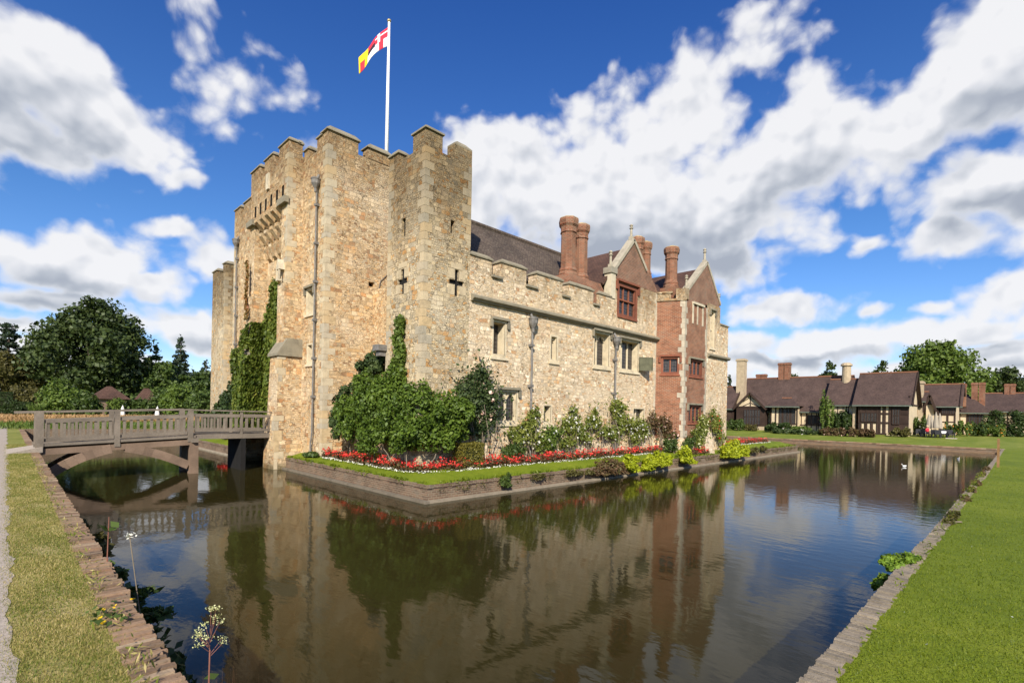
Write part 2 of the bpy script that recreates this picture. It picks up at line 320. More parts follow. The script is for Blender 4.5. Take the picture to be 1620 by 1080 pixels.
t = new_mat('leaded_glass'); uv, pos = uvpos(t)
bb = t.n('ShaderNodeTexBrick'); t.ln(t.mapping(uv, rot=(0, 0, .0)), bb.inputs['Vector']); bb.inputs['Scale'].default_value = 1; bb.inputs['Brick Width'].default_value = .13; bb.inputs['Row Height'].default_value = .17; bb.inputs['Mortar Size'].default_value = .008; bb.offset = 0
gn, _ = t.noise(uv, 9, 2, .5); gcol = t.ramp(gn, [(.3, (.014, .013, .013)), (.7, (.045, .038, .034))])
t.ln(t.mix(bb.outputs['Fac'], gcol, (.11, .10, .09)), t.b.inputs['Base Color']); t.b.inputs['Roughness'].default_value = .18; t.b.inputs['Specular IOR Level'].default_value = .4
t.ln(bump(t, gn, .35, .05), t.b.inputs['Normal'])
M_GLASS = MATS['leaded_glass']

def leafmat(name, cols, transl=.25, rough=.55, spec=.3):
    t = new_mat(name); g = t.n('ShaderNodeNewGeometry')
    n1, _ = t.noise(g.outputs['Position'], .9, 3, .6)
    f = t.math('MULTIPLY_ADD', n1, .9, t.math('MULTIPLY_ADD', g.outputs['Random Per Island'], .65, -.28), clamp=True)
    col = t.ramp(f, cols)
    t.ln(col, t.b.inputs['Base Color']); t.b.inputs['Roughness'].default_value = rough; t.b.inputs['Specular IOR Level'].default_value = spec
    tr = t.n('ShaderNodeBsdfTranslucent'); t.ln(t.mix(1., col, (1.1, 1.15, .6), 'MULTIPLY'), tr.inputs[0])
    ms = t.n('ShaderNodeMixShader'); ms.inputs[0].default_value = transl; t.ln(t.b.outputs[0], ms.inputs[1]); t.ln(tr.outputs[0], ms.inputs[2]); t.ln(ms.outputs[0], t.out.inputs[0])
    return MATS[name]
L_OAK = leafmat('oak_leaves', [(0, (.020, .034, .008)), (.5, (.044, .066, .015)), (1, (.085, .112, .028))], .18)
L_MID = leafmat('mid_green_leaves', [(0, (.028, .050, .010)), (.5, (.060, .095, .018)), (1, (.11, .15, .030))])
L_LIGHT = leafmat('light_green_leaves', [(0, (.05, .085, .012)), (.5, (.10, .15, .022)), (1, (.17, .22, .04))])
L_OLIVE = leafmat('olive_leaves', [(0, (.05, .045, .012)), (.5, (.09, .08, .02)), (1, (.15, .13, .035))])
L_CONIF = leafmat('conifer_needles', [(0, (.014, .026, .014)), (.5, (.028, .046, .022)), (1, (.05, .07, .03))], .08)
L_SHRUB = leafmat('shrub_leaves', [(0, (.035, .065, .008)), (.5, (.085, .138, .014)), (1, (.155, .215, .028))])
L_DARK = leafmat('dark_rose_leaves', [(0, (.022, .040, .012)), (.5, (.05, .078, .022)), (1, (.10, .13, .04))])
L_IVY = leafmat('ivy_leaves', [(0, (.03, .055, .006)), (.4, (.085, .12, .014)), (.75, (.14, .17, .022)), (1, (.21, .20, .035))])
L_IVYR = leafmat('turning_creeper_leaves', [(0, (.10, .09, .015)), (.5, (.20, .12, .03)), (1, (.28, .08, .03))])
L_ROSE = leafmat('rose_leaves', [(0, (.065, .095, .014)), (.5, (.155, .185, .03)), (1, (.27, .27, .055))])
L_LIME = leafmat('lime_green_leaves', [(0, (.15, .20, .010)), (.5, (.34, .38, .012)), (1, (.48, .50, .03))], .3)
L_HEDGE = leafmat('hedge_leaves', [(0, (.018, .035, .008)), (.5, (.035, .060, .012)), (1, (.07, .10, .02))])
L_BOXY = leafmat('yellowed_box_leaves', [(0, (.09, .075, .012)), (.5, (.16, .14, .02)), (1, (.22, .19, .03))])
L_PURP = leafmat('bronze_leaves', [(0, (.07, .04, .02)), (.5, (.13, .075, .035)), (1, (.10, .11, .03))])
L_STRAW = leafmat('dry_grass', [(0, (.30, .17, .07)), (.5, (.42, .25, .11)), (1, (.50, .33, .15))], .2)
L_GRASS = leafmat('lawn_blades', [(0, (.055, .092, .003)), (.5, (.125, .168, .005)), (.85, (.20, .225, .016)), (1, (.30, .27, .05))], .3)
L_GRDRY = leafmat('parched_lawn_blades', [(0, (.075, .13, .010)), (.35, (.15, .18, .022)), (.58, (.33, .275, .085)), (.8, (.48, .385, .16)), (1, (.54, .44, .21))], .3)
F_RED = leafmat('red_petals', [(0, (.45, .02, .02)), (.5, (.68, .045, .035)), (1, (.78, .12, .08))], .2)
F_WHITE = leafmat('white_petals', [(0, (.62, .60, .50)), (1, (.82, .80, .72))], .2)
F_CREAM = leafmat('cream_petals', [(0, (.70, .66, .36)), (1, (.80, .78, .55))], .2)
F_ORNG = leafmat('orange_petals', [(0, (.65, .22, .02)), (.6, (.80, .40, .05)), (1, (.75, .30, .15))], .2)
F_YEL = leafmat('yellow_petals', [(0, (.75, .48, .01)), (1, (.85, .62, .02))], .2)
F_PINK = leafmat('blush_petals', [(0, (.75, .45, .35)), (1, (.80, .66, .55))], .2)
L_BARK = wood('bark', (.13, .10, .075), (.07, .05, .035))
L_TWIG = flat('twig', (.20, .16, .11), .9)

def grassmat(name):
    t = new_mat(name); g = t.n('ShaderNodeNewGeometry').outputs['Position']
    sx = t.n('ShaderNodeSeparateXYZ'); t.ln(g, sx.inputs[0])
    n1, _ = t.noise(g, .55, 5, .6); n2, _ = t.noise(g, 5., 5, .65); n3, _ = t.noise(g, 45, 3, .7)
    f = t.math('ADD', t.math('MULTIPLY', n1, .5), t.math('ADD', t.math('MULTIPLY', n2, .35), t.math('MULTIPLY', n3, .3)))
    green = t.ramp(f, [(.38, (.075, .112, .003)), (.55, (.128, .170, .004)), (.75, (.20, .23, .014))])
    dry = t.ramp(f, [(.36, (.15, .16, .025)), (.50, (.27, .235, .06)), (.66, (.46, .36, .16))])
    far = t.math('MULTIPLY', t.mapr(sx.outputs[0], 58, 70), t.mapr(n1, .35, .65, .15, .6))
    left = t.math('MULTIPLY', t.mapr(sx.outputs[0], 1.2, .7), t.mapr(sx.outputs[1], .6, 2.2))
    left = t.math('MULTIPLY', left, t.mapr(sx.outputs[1], 26, 14, .35, 1))
    col = t.mix(left, green, dry); col = t.mix(far, col, (.24, .245, .055))
    stripe = t.math('SINE', t.math('MULTIPLY', sx.outputs[1], 2.1)); col = t.mix(t.math('MULTIPLY', t.mapr(stripe, -.3, .3), t.mapr(sx.outputs[0], 60, 66, 0, .3)), col, (.11, .16, .012))
    t.ln(col, t.b.inputs['Base Color'])
    t.ln(bump(t, t.math('ADD', n3, t.math('MULTIPLY', n2, .7)), .8, .03), t.b.inputs['Normal'])
    return MATS[name]
M_GRASS = grassmat('mown_grass')

t = new_mat('moat_water'); g = t.n('ShaderNodeNewGeometry').outputs['Position']
big, _ = t.noise(g, .09, 3, .5)
t.ln(t.ramp(big, [(.35, (.022, .018, .005)), (.65, (.030, .025, .007))]), t.b.inputs['Base Color'])
t.b.inputs['Roughness'].default_value = .05; t.b.inputs['IOR'].default_value = 1.333; t.b.inputs['Specular IOR Level'].default_value = .30
r1, _ = t.noise(t.mapping(g, rot=(0, 0, -.785), scale=(2.2, 1.0, 1)), 1.7, 3, .5)
r2_, _ = t.noise(t.mapping(g, rot=(0, 0, -.6), scale=(1.6, 1.0, 1)), 7.0, 3, .55)
wind, _ = t.noise(g, .16, 3, .55)
calm = t.mapr(wind, .42, .60, .12, 1.0)
hgt = t.math('ADD', t.math('MULTIPLY', r1, .9), t.math('MULTIPLY', t.math('MULTIPLY', r2_, .22), calm))
t.ln(bump(t, hgt, .085, .05), t.b.inputs['Normal'])
M_WATER = MATS['moat_water']

# ------------------------------------------------------------------ mesh helpers
class MB:
    def __init__(s): s.v = []; s.f = []; s.m = []
    def poly(s, pts, m=0):
        k = len(s.v); s.v += [tuple(p) for p in pts]; s.f.append(tuple(range(k, k+len(pts)))); s.m.append(m)
    def box(s, x0, x1, y0, y1, z0, z1, m=0, taper=None):
        k = len(s.v)
        if taper:                                    # (dx, dy) inset at the top
            tx, ty = taper; s.v += [(x0, y0, z0), (x1, y0, z0), (x1, y1, z0), (x0, y1, z0), (x0+tx, y0+ty, z1), (x1-tx, y0+ty, z1), (x1-tx, y1-ty, z1), (x0+tx, y1-ty, z1)]
        else: s.v += [(x0, y0, z0), (x1, y0, z0), (x1, y1, z0), (x0, y1, z0), (x0, y0, z1), (x1, y0, z1), (x1, y1, z1), (x0, y1, z1)]
        for q in ((3, 2, 1, 0), (4, 5, 6, 7), (0, 1, 5, 4), (1, 2, 6, 5), (2, 3, 7, 6), (3, 0, 4, 7)): s.f.append(tuple(k+i for i in q)); s.m.append(m)
    def hexa(s, p, m=0):                             # 8 points, bottom ring then top ring (counter-clockwise from above)
        k = len(s.v); s.v += [tuple(q) for q in p]
        for q in ((3, 2, 1, 0), (4, 5, 6, 7), (0, 1, 5, 4), (1, 2, 6, 5), (2, 3, 7, 6), (3, 0, 4, 7)): s.f.append(tuple(k+i for i in q)); s.m.append(m)
    def beam(s, a, b, w_, h_, m=0):                  # rectangular bar from a to b
        a, b = Vector(a), Vector(b); d = (b-a).normalized(); sd = d.cross(Vector((0, 0, 1)))
        if sd.length < 1e-4: sd = Vector((1, 0, 0))
        sd = sd.normalized()*w_/2; u = sd.normalized().cross(d)*h_/2
        s.hexa([a-sd-u, a+sd-u, b+sd-u, b-sd-u, a-sd+u, a+sd+u, b+sd+u, b-sd+u], m)
    def prism(s, poly, axis, a, b, m=0):             # poly of (h, z) pairs swept along axis 'x' or 'y'
        k = len(s.v); n = len(poly)
        for t_ in (a, b):
            for (h, z) in poly: s.v.append((t_, h, z) if axis == 'x' else (h, t_, z))
        for i in range(n):
            j = (i+1) % n; s.f.append((k+i, k+j, k+n+j, k+n+i)); s.m.append(m)
        s.f.append(tuple(k+i for i in range(n))[::-1]); s.m.append(m); s.f.append(tuple(k+n+i for i in range(n))); s.m.append(m)
    def lathe(s, c, prof, n=12, m=0, sq=1.):
        k = len(s.v)
        for (r, z) in prof:
            for i in range(n):
                a = 2*PI*i/n+PI/n; s.v.append((c[0]+r*math.cos(a), c[1]+r*math.sin(a)*sq, c[2]+z))
        for j in range(len(prof)-1):
            for i in range(n):
                i2 = (i+1) % n; s.f.append((k+j*n+i, k+j*n+i2, k+(j+1)*n+i2, k+(j+1)*n+i)); s.m.append(m)
        s.f.append(tuple(k+i for i in range(n))[::-1]); s.m.append(m); e = k+(len(prof)-1)*n; s.f.append(tuple(e+i for i in range(n))); s.m.append(m)
    def tube(s, pts, rad, n=6, m=0):
        k = len(s.v); pts = [Vector(p) for p in pts]
        for i, p in enumerate(pts):
            d = (pts[min(i+1, len(pts)-1)]-pts[max(i-1, 0)]).normalized()
            a = d.cross(Vector((.31, .9, .17))); a.normalize(); b = d.cross(a)
            r = rad[i] if isinstance(rad, (list, tuple)) else rad
            for q in range(n):
                t_ = 2*PI*q/n; s.v.append(tuple(p+a*(r*math.cos(t_))+b*(r*math.sin(t_))))
        for j in range(len(pts)-1):
            for i in range(n):
                i2 = (i+1) % n; s.f.append((k+j*n+i, k+j*n+i2, k+(j+1)*n+i2, k+(j+1)*n+i)); s.m.append(m)
        s.f.append(tuple(k+i for i in range(n))[::-1]); s.m.append(m); e = k+(len(pts)-1)*n; s.f.append(tuple(e+i for i in range(n))); s.m.append(m)
    def build(s, name, mats, parent=None, loc=None, smooth=False):
        me = bpy.data.meshes.new(name); me.from_pydata(s.v, [], s.f)
        mats = mats if isinstance(mats, (list, tuple)) else [mats]
        for m in mats: me.materials.append(m)
        if len(mats) > 1: me.polygons.foreach_set('material_index', s.m)
        uvs(me)
        if smooth: me.polygons.foreach_set('use_smooth', [True]*len(me.polygons))
        o = bpy.data.objects.new(name, me); COL.objects.link(o)
        return attach(o, parent, loc)
def uvs(me):
    uv = me.uv_layers.new(name='UVMap'); d = uv.data; vs = me.vertices; lo = me.loops
    for p in me.polygons:
        n = p.normal
        if abs(n.z) > .93: U, V = Vector((1, 0, 0)), Vector((0, 1, 0))
        else:
            U = Vector((-n.y, n.x, 0)).normalized(); V = n.cross(U)
            if V.z < 0: V = -V
        for li in p.loop_indices:
            c = vs[lo[li].vertex_index].co; d[li].uv = (c.dot(U), c.dot(V))
def origin(o):
    v = Vector((0, 0, 0))
    while o is not None: v += o.location; o = o.parent
    return v
def attach(o, parent, loc=None):
    """meshes built in world coordinates keep them: the object is moved back by its parent's place"""
    if loc is not None: o.location = loc; o.parent = parent; return o
    if parent is not None: o.parent = parent; o.location = -origin(parent)
    return o
def tag(o, label=None, cat=None, group=None, kind=None):
    if label: o['label'] = label
    if cat: o['category'] = cat
    if group: o['group'] = group
    if kind: o['kind'] = kind
    return o
def empty(name, loc, label, cat, group=None):
    o = bpy.data.objects.new(name, None); COL.objects.link(o); o.location = loc; o.empty_display_size = .3
    return tag(o, label, cat, group)
def base(o, x, y, z):
    """put a single-mesh thing's origin at its foot"""
    o.data.transform(Matrix.Translation((-x, -y, -z))); o.location = (x, y, z); return o

rng = np.random.default_rng(7)
def leaves(name, pts, size, mat, parent=None, nrm=None, flat_=.35, aspect=.6, var=.45, loc=None, gravity=0.):
    """many leaf-shaped faces: pts (N,3) in world space; nrm leans the faces outward"""
    pts = np.asarray(pts, dtype=np.float64); N = len(pts)
    n = rng.normal(size=(N, 3))
    if nrm is not None: n = n*flat_ + nrm*(1-flat_)*1.5
    n /= np.linalg.norm(n, axis=1)[:, None]+1e-9
    a = rng.normal(size=(N, 3)); a[:, 2] -= gravity; a -= n*(a*n).sum(1)[:, None]; a /= np.linalg.norm(a, axis=1)[:, None]+1e-9
    b = np.cross(n, a); sz = size*(1+var*rng.normal(size=N).clip(-1.5, 1.8))[:, None]
    A = a*sz*.5; B = b*sz*.5*aspect
    v = np.empty((N, 4, 3)); v[:, 0] = pts-A; v[:, 1] = pts+B-A*.1; v[:, 2] = pts+A; v[:, 3] = pts-B-A*.1
    return fastmesh(name, v.reshape(-1, 3), N, 4, mat, parent, loc)
def fastmesh(name, co, nf, k, mat, parent=None, loc=None):
    me = bpy.data.meshes.new(name); me.vertices.add(nf*k); me.vertices.foreach_set('co', co.ravel().astype(np.float32))
    me.loops.add(nf*k); me.loops.foreach_set('vertex_index', np.arange(nf*k, dtype=np.int32))
    me.polygons.add(nf); me.polygons.foreach_set('loop_start', np.arange(0, nf*k, k, dtype=np.int32)); me.polygons.foreach_set('loop_total', np.full(nf, k, dtype=np.int32))
    me.materials.append(mat); me.update(calc_edges=True); me.validate()
    o = bpy.data.objects.new(name, me); COL.objects.link(o); return attach(o, parent, loc)
def shell(bl, n, thick=.3, fz=None):
    """points near the skin of ellipsoid blobs (x,y,z,rx,ry,rz), with outward normals"""
    bl = np.asarray(bl, float); wts = (bl[:, 3]*bl[:, 4]+bl[:, 4]*bl[:, 5]+bl[:, 3]*bl[:, 5]); idx = rng.choice(len(bl), n, p=wts/wts.sum())
    d = rng.normal(size=(n, 3)); d /= np.linalg.norm(d, axis=1)[:, None]
    r = 1-thick*rng.random(n)**1.4+.06*rng.normal(size=n)
    B = bl[idx]; p = B[:, :3]+d*r[:, None]*B[:, 3:6]; nr = d/B[:, 3:6]; nr /= np.linalg.norm(nr, axis=1)[:, None]
    return p, nr
def ray(px, py):
    a, b = px-810, py-651; c, s = math.cos(ROLL), math.sin(ROLL)
    A = (a*c+b*s)/800; B = (-a*s+b*c)/800
    return (1+A)*Q, (1-A)*Q, -B
def at(px, py, depth):                               # a point that far ahead
    r = ray(px, py); return Vector((r[0]*depth, r[1]*depth, EYE+r[2]*depth))
def onx(px, py, x):
    r = ray(px, py); k = x/r[0]; return (r[1]*k, EYE+r[2]*k)      # (y, z) on the plane X = x

# ================================================================== GROUND AND WATER
def zg(x, y):
    if x <= .85: return 1.1
    if x <= 63.3: return 1.1-.68*(x-.85)/62.45
    if x <= 80: return .42+.58*(x-63.3)/16.7
    return 1.0
def sheet(name, xs, ys, fz, mat, skip=None):
    me = bpy.data.meshes.new(name); V = []; ix = {}; F = []
    for i, x in enumerate(xs):
        for j, y in enumerate(ys): ix[i, j] = len(V); V.append((x, y, fz(x, y)))
    for i in range(len(xs)-1):
        for j in range(len(ys)-1):
            if skip and skip((xs[i]+xs[i+1])/2, (ys[j]+ys[j+1])/2): continue
            F.append((ix[i, j], ix[i+1, j], ix[i+1, j+1], ix[i, j+1]))
    me.from_pydata(V, [], F); me.materials.append(mat); uvs(me); me.polygons.foreach_set('use_smooth', [True]*len(F))
    o = bpy.data.objects.new(name, me); COL.objects.link(o); return tag(o, kind='structure')
xs = [-4000, -800, -200, -60, -20, -8, -3, -1, .06, .62, .85, 2, 4, 7, 12, 20, 32, 46, 63.3, 68, 74, 80, 90, 120, 200, 500, 1500, 5000]
ys = [-4000, -800, -200, -60, -20, -8, -3, 0, .70, .90, 3, 6, 12, 20, 30, 40, 46, 56, 70, 90, 140, 300, 900, 5000]
sheet('ground', xs, ys, zg, M_GRASS, lambda x, y: .62 < x < 63.3 and .90 < y < 46)
sheet('water', [.5, 8, 20, 40, 63.8], [.6, 10, 25, 46.3], lambda x, y: 0., M_WATER)
pm = MB(); pr_ = random.Random(3); ye = [.5+.11*k for k in range(641)]; xe = [.05+.025*math.sin(k*.21)+.018*math.sin(k*.83+1)+pr_.uniform(-.016, .016) for k in range(641)]
for k in range(639): pm.poly([(-3.2, ye[k], 1.105), (xe[k], ye[k], 1.105), (xe[k+1], ye[k+1], 1.105), (-3.2, ye[k+1], 1.105)])
pm.hexa([(.0, 24.5, 1.0), (.95, 24.75, 1.1), (.95, 26.55, 1.1), (.0, 26.9, 1.0), (.0, 24.5, 1.109), (.95, 24.75, 1.30), (.95, 26.55, 1.30), (.0, 26.9, 1.109)])
tag(pm.build('path', M_PATH), kind='structure')

def wall_run(name, boxes, label, mats=(M_KERB, M_COPE)):
    m = MB()
    for b in boxes: m.box(*b)
    o = m.build(name, list(mats)); return tag(o, label, 'wall')
def coping_bricks(m, axis, a0, a1, c0, c1, zf, step, mi, seed):
    r = random.Random(seed); a = a0
    while a < a1:
        s = step*r.uniform(.75, 1.25); z = zf(a); j = r.uniform(-.012, .012); k = r.uniform(-.022, .022)
        if axis == 'x': m.box(a, a+s-.008, c0+k, c1+k*.4, z-.12, z+j, mi)
        else: m.box(c0+k*.4, c1+k, a, a+s-.008, z-.12, z+j, mi)
        a += s
M_KTOP = ashlar('kerb_brick_top', [(0, (.22, .13, .075)), (.35, (.31, .20, .12)), (.7, (.17, .11, .065)), (1, (.37, .27, .17))])
m = MB(); m.box(.60, .83, .7, 24.4, -.6, .99)
for k in range(6): m.box(.83, .9, 1+4*k, 4.2+4*k, -.6, .25)
coping_bricks(m, 'y', .7, 14, .60, .845, lambda a: 1.105, .055, 1, 1); coping_bricks(m, 'y', 14, 24.6, .60, .845, lambda a: 1.105, .11, 1, 2)
m.box(.60, .83, 26.9, 46.3, -.6, .99); coping_bricks(m, 'y', 26.9, 46, .60, .845, lambda a: 1.105, .2, 1, 3)
m.box(.60, .83, 24.4, 26.9, -.6, .95)
tag(base(m.build('moat_wall', [M_KERB, M_KTOP]), .7, 12, 0), 'long brick edging wall between parched grass strip and moat', 'wall')
m = MB()
M_KTOPG = ashlar('kerb_stone_top', [(0, (.21, .17, .12)), (.4, (.29, .235, .165)), (.75, (.17, .14, .10)), (1, (.34, .28, .20))])
for i in range(30):
    a = .84+i*2.08; m.box(a, a+2.08, .84, 1.02-.002*a, -.6, zg(a+2.1, 0)-.12)
coping_bricks(m, 'x', .85, 10, .875, 1.045, lambda a: zg(a, 0)+.012, .048, 1, 4); coping_bricks(m, 'x', 10, 24, .855, 1.02, lambda a: zg(a, 0)+.012, .09, 1, 41); coping_bricks(m, 'x', 24, 63.3, .80, .97, lambda a: zg(a, 0)+.012, .22, 1, 5)
tag(base(m.build('moat_wall', [M_KERB, M_KTOPG]), 20, .85, 0), 'narrow stone edging wall between bright green lawn and moat', 'wall')
m = MB(); m.box(63.25, 63.6, .75, 46.3, -.6, .33); m.box(63.0, 63.25, 1.0, 46, -.6, .07, 1); coping_bricks(m, 'y', .75, 46.3, 63.2, 63.62, lambda a: .44, .3, 1, 6)
tag(base(m.build('moat_wall', [M_KERB, M_KTOP]), 63.3, 20, 0), 'mossy far moat wall below village lawn', 'wall')
m = MB(); m.box(.85, 63.3, 46, 46.3, -.6, .9, 0, None)
m.v = [(.85, 46, -.6), (63.3, 46, -.6), (63.3, 46.3, -.6), (.85, 46.3, -.6), (.85, 46, 1.12), (63.3, 46, .44), (63.3, 46.3, .44), (.85, 46.3, 1.12)]; tag(base(m.build('moat_wall', [M_KERB]), 10, 46.1, 0), 'distant moat wall beyond the bridge under tall grass', 'wall')

IX0, IX1, IY0, IY1 = 9.3, 47., 13.0, 43.3
def zi(x, y):
    d = min(x-IX0, IX1-x, y-IY0, IY1-y); return .55+.3*max(0, min(1, d/1.1))
xs2 = [9.32, 9.6, 9.9, 10.4, 12, 14, 18, 24, 30, 36, 42, 45.9, 46.4, 46.98]; ys2 = [13.02, 13.3, 13.6, 13.9, 14.1, 16, 20, 24.2, 25.3, 29.3, 30.6, 36, 42.2, 42.7, 43.28]
sheet('island_lawn', xs2, ys2, zi, M_GRASS, lambda x, y: x < 12 and 24.2 < y < 30.6)
m = MB()
def kerbrun(x0, x1, y0, y1):
    m.box(x0, x1, y0, y1, -.6, .42)
kerbrun(9.32, 9.62, 13.02, 24.35); kerbrun(9.32, 9.62, 30.5, 43.28); kerbrun(9.62, 46.98, 13.02, 13.32); kerbrun(46.7, 46.98, 13.32, 43.28); kerbrun(9.62, 46.7, 42.98, 43.28)
for (x0, x1, y0, y1) in ((9.14, 9.32, 12.84, 24.4), (9.14, 9.32, 30.5, 43.4), (9.32, 47.1, 12.84, 13.02)): m.box(x0, x1, y0, y1, -.6, .075, 1)
coping_bricks(m, 'y', 13.02, 24.4, 9.29, 9.62, lambda a: .56, .16, 0, 7); coping_bricks(m, 'y', 30.5, 43.3, 9.29, 9.62, lambda a: .56, .2, 0, 8); coping_bricks(m, 'x', 9.3, 47, 12.99, 13.32, lambda a: .56, .18, 0, 9)
coping_bricks(m, 'y', 13.02, 43.2, 46.7, 47.0, lambda a: .56, .3, 0, 10)
tag(base(m.build('moat_wall', [M_KERB, M_KTOPG]), 9.3, 13, 0), 'low brick retaining wall with stone ledge round the castle island', 'wall')
bed = MB()
for x in range(11, 26): bed.poly([(x, 13.92, zi(x, 13.92)+.02), (x+1, 13.92, zi(x+1, 13.92)+.02), (x+1, 15, .90), (x, 15, .90)])
for y in range(15, 22): bed.poly([(9.95, y, zi(9.95, y)+.02), (10.6, y, .88), (10.6, y+1, .88), (9.95, y+1, zi(9.95, y+1)+.02)])
bed.poly([(10.1, 14.1, .8), (11, 13.92, .81), (11, 15, .9), (9.95, 15, .79)])
bed.poly([(34.2, 14.2, .88), (44, 14.2, .88), (44, 15.2, .90), (34.2, 15.2, .90)])
tag(bed.build('flower_bed', M_SOIL), kind='structure')

# ================================================================== CASTLE
CASTLE = empty('castle', (10.4, 15, .8), 'golden rubble stone castle with battlemented gatehouse and brick chimneys on the moat island', 'castle')
def part(mb, name, mats, parent=CASTLE, label=None, **k):
    o = mb.build(name, mats, parent, **k)
    if label: o['label'] = label
    return o
def holewall(mb, o, u, n, u0, u1, z0, z1, holes, mw=0, mj=0, mbk=1):
    """a wall face on plane o + u*U + z, facing n, with recessed openings (u0,u1,z0,z1,depth); recess backs get mbk"""
    o, u, n = Vector(o), Vector(u), Vector(n)
    us = sorted({u0, u1, *[max(u0, min(u1, h[i])) for h in holes for i in (0, 1)]}); zs = sorted({z0, z1, *[max(z0, min(z1, h[i])) for h in holes for i in (2, 3)]})
    def pt(a, z, d=0.): p = o+u*a-n*d; return (p.x, p.y, z)
    flip = u.cross(Vector((0, 0, 1))).dot(n) < 0
    def face(pts, m_): mb.poly(pts[::-1] if flip else pts, m_)
    def dep(i, j):
        if i < 0 or j < 0 or i >= len(us)-1 or j >= len(zs)-1: return 0.
        a, z = (us[i]+us[i+1])/2, (zs[j]+zs[j+1])/2
        return max([h[4] for h in holes if h[0] < a < h[1] and h[2] < z < h[3]], default=0.)
    for i in range(len(us)-1):
        for j in range(len(zs)-1):
            d = dep(i, j); a, b, z, y = us[i], us[i+1], zs[j], zs[j+1]
            face([pt(a, z, d), pt(b, z, d), pt(b, y, d), pt(a, y, d)], mbk if d > 0 else mw)
            if d > 0:
                for (di, dj, p, q) in ((-1, 0, (a, z), (a, y)), (1, 0, (b, y), (b, z)), (0, -1, (b, z), (a, z)), (0, 1, (a, y), (b, y))):
                    e = dep(i+di, j+dj)
                    if e < d: face([pt(*p, e), pt(*p, d), pt(*q, d), pt(*q, e)], mj)
class Plane:
    def __init__(s, o, u, n): s.o, s.u, s.n = Vector(o), Vector(u), Vector(n)
    def p(s, a, z, out=0.): q = s.o+s.u*a+s.n*out; return (q.x, q.y, z)
    def blk(s, mb, a0, a1, z0, z1, d0, d1, m=0):
        """box from a0..a1, z0..z1, out from d0 to d1 (d1 > d0)"""
        P_ = [s.p(a0, z0, d0), s.p(a1, z0, d0), s.p(a1, z0, d1), s.p(a0, z0, d1), s.p(a0, z1, d0), s.p(a1, z1, d0), s.p(a1, z1, d1), s.p(a0, z1, d1)]
        if s.u.cross(s.n).z < 0: P_ = [P_[i] for i in (3, 2, 1, 0, 7, 6, 5, 4)]
        mb.hexa(P_, m)
def window(pl, a0, a1, z0, z1, depth=.38, lights=1, arch=False, frame=M_PALE, hood=True, sill=True, transom=None, surround=.075, parent=CASTLE, label=None, hoodmat=None):
    """stone surround, mullions and hood of one window; its leaded glass is a sub-part"""
    m = MB(); e = .012
    for (x0, x1, y0, y1) in ((a0-surround, a0, z0-.1, z1+surround), (a1, a1+surround, z0-.1, z1+surround), (a0, a1, z1, z1+surround), (a0, a1, z0-.1, z0)):
        if surround: pl.blk(m, x0, x1, y0, y1, -.06, e)
    # splayed jambs: thin linings of dressed stone down the reveals
    pl.blk(m, a0, a0+.02, z0, z1, -depth, -.02); pl.blk(m, a1-.02, a1, z0, z1, -depth, -.02); pl.blk(m, a0+.02, a1-.02, z1-.02, z1, -depth, -.02); pl.blk(m, a0+.02, a1-.02, z0, z0+.03, -depth, -.02)
    wl = (a1-a0)/lights; g0 = -depth+.03
    for i in range(1, lights): pl.blk(m, a0+wl*i-.036, a0+wl*i+.036, z0+.03, z1-.02, g0, g0+.07)
    if transom: pl.blk(m, a0+.02, a1-.02, transom-.04, transom+.04, g0, g0+.12)
    if arch:
        for i in range(lights):
            c = a0+wl*(i+.5); hw = wl/2-.03; hh = min(hw*1.5, .42); zt = z1-.03
            for sgn in (-1, 1):
                prev = None
                for k in range(6):                            # stepped wedge under a pointed head
                    f0, f1 = k/6, (k+1)/6; y0 = zt-hh*(1-f0**1.7)
                    x_out = c+sgn*hw; x_in = c+sgn*hw*(1-(f0+f1)/2)
                    pl.blk(m, min(x_in, x_in+sgn*hw/6*.0+sgn*.001, c+sgn*hw*(1-f1)), max(c+sgn*hw*(1-f0), c+sgn*hw*(1-f1)), zt-hh*(1-((f0+f1)/2)**.62), zt, g0, g0+.1)
    if sill: pl.blk(m, a0-.16, a1+.16, z0-.2, z0-.1, -.04, .07)
    o = part(m, 'window', frame, parent, label)
    g = MB(); g.poly([pl.p(a0+.015, z0+.02, g0+.004), pl.p(a1-.015, z0+.02, g0+.004), pl.p(a1-.015, z1-.015, g0+.004), pl.p(a0+.015, z1-.015, g0+.004)] if pl.u.cross(Vector((0, 0, 1))).dot(pl.n) > 0 else [pl.p(a1-.015, z0+.02, g0+.004), pl.p(a0+.015, z0+.02, g0+.004), pl.p(a0+.015, z1-.015, g0+.004), pl.p(a1-.015, z1-.015, g0+.004)])
    g.build('glass', M_GLASS, o)
    if hood:
        h = MB(); s_ = surround+.02
        pl.blk(h, a0-s_-.06, a1+s_+.06, z1+s_, z1+s_+.1, -.03, .13); pl.blk(h, a0-s_-.12, a0-s_, z1-.22, z1+s_, -.03, .1); pl.blk(h, a1+s_, a1+s_+.12, z1-.22, z1+s_, -.03, .1)
        h.build('hood_mould', hoodmat or M_COPE, o)
    return o
def merlon(x0, x1, y0, y1, z0, z1, mat, cope=.16, parent=CASTLE, over=.06):
    m = MB(); m.box(x0, x1, y0, y1, z0, z1); o = part(m, 'merlon', mat, parent)
    c = MB(); c.box(x0-over, x1+over, y0-over, y1+over, z1, z1+.06); c.box(x0-over, x1+over, y0-over, y1+over, z1+.06, z1+cope+.06, 0, (min(.22, (x1-x0)*.3), min(.22, (y1-y0)*.3)))
    c.build('coping', M_COPE, o); return o
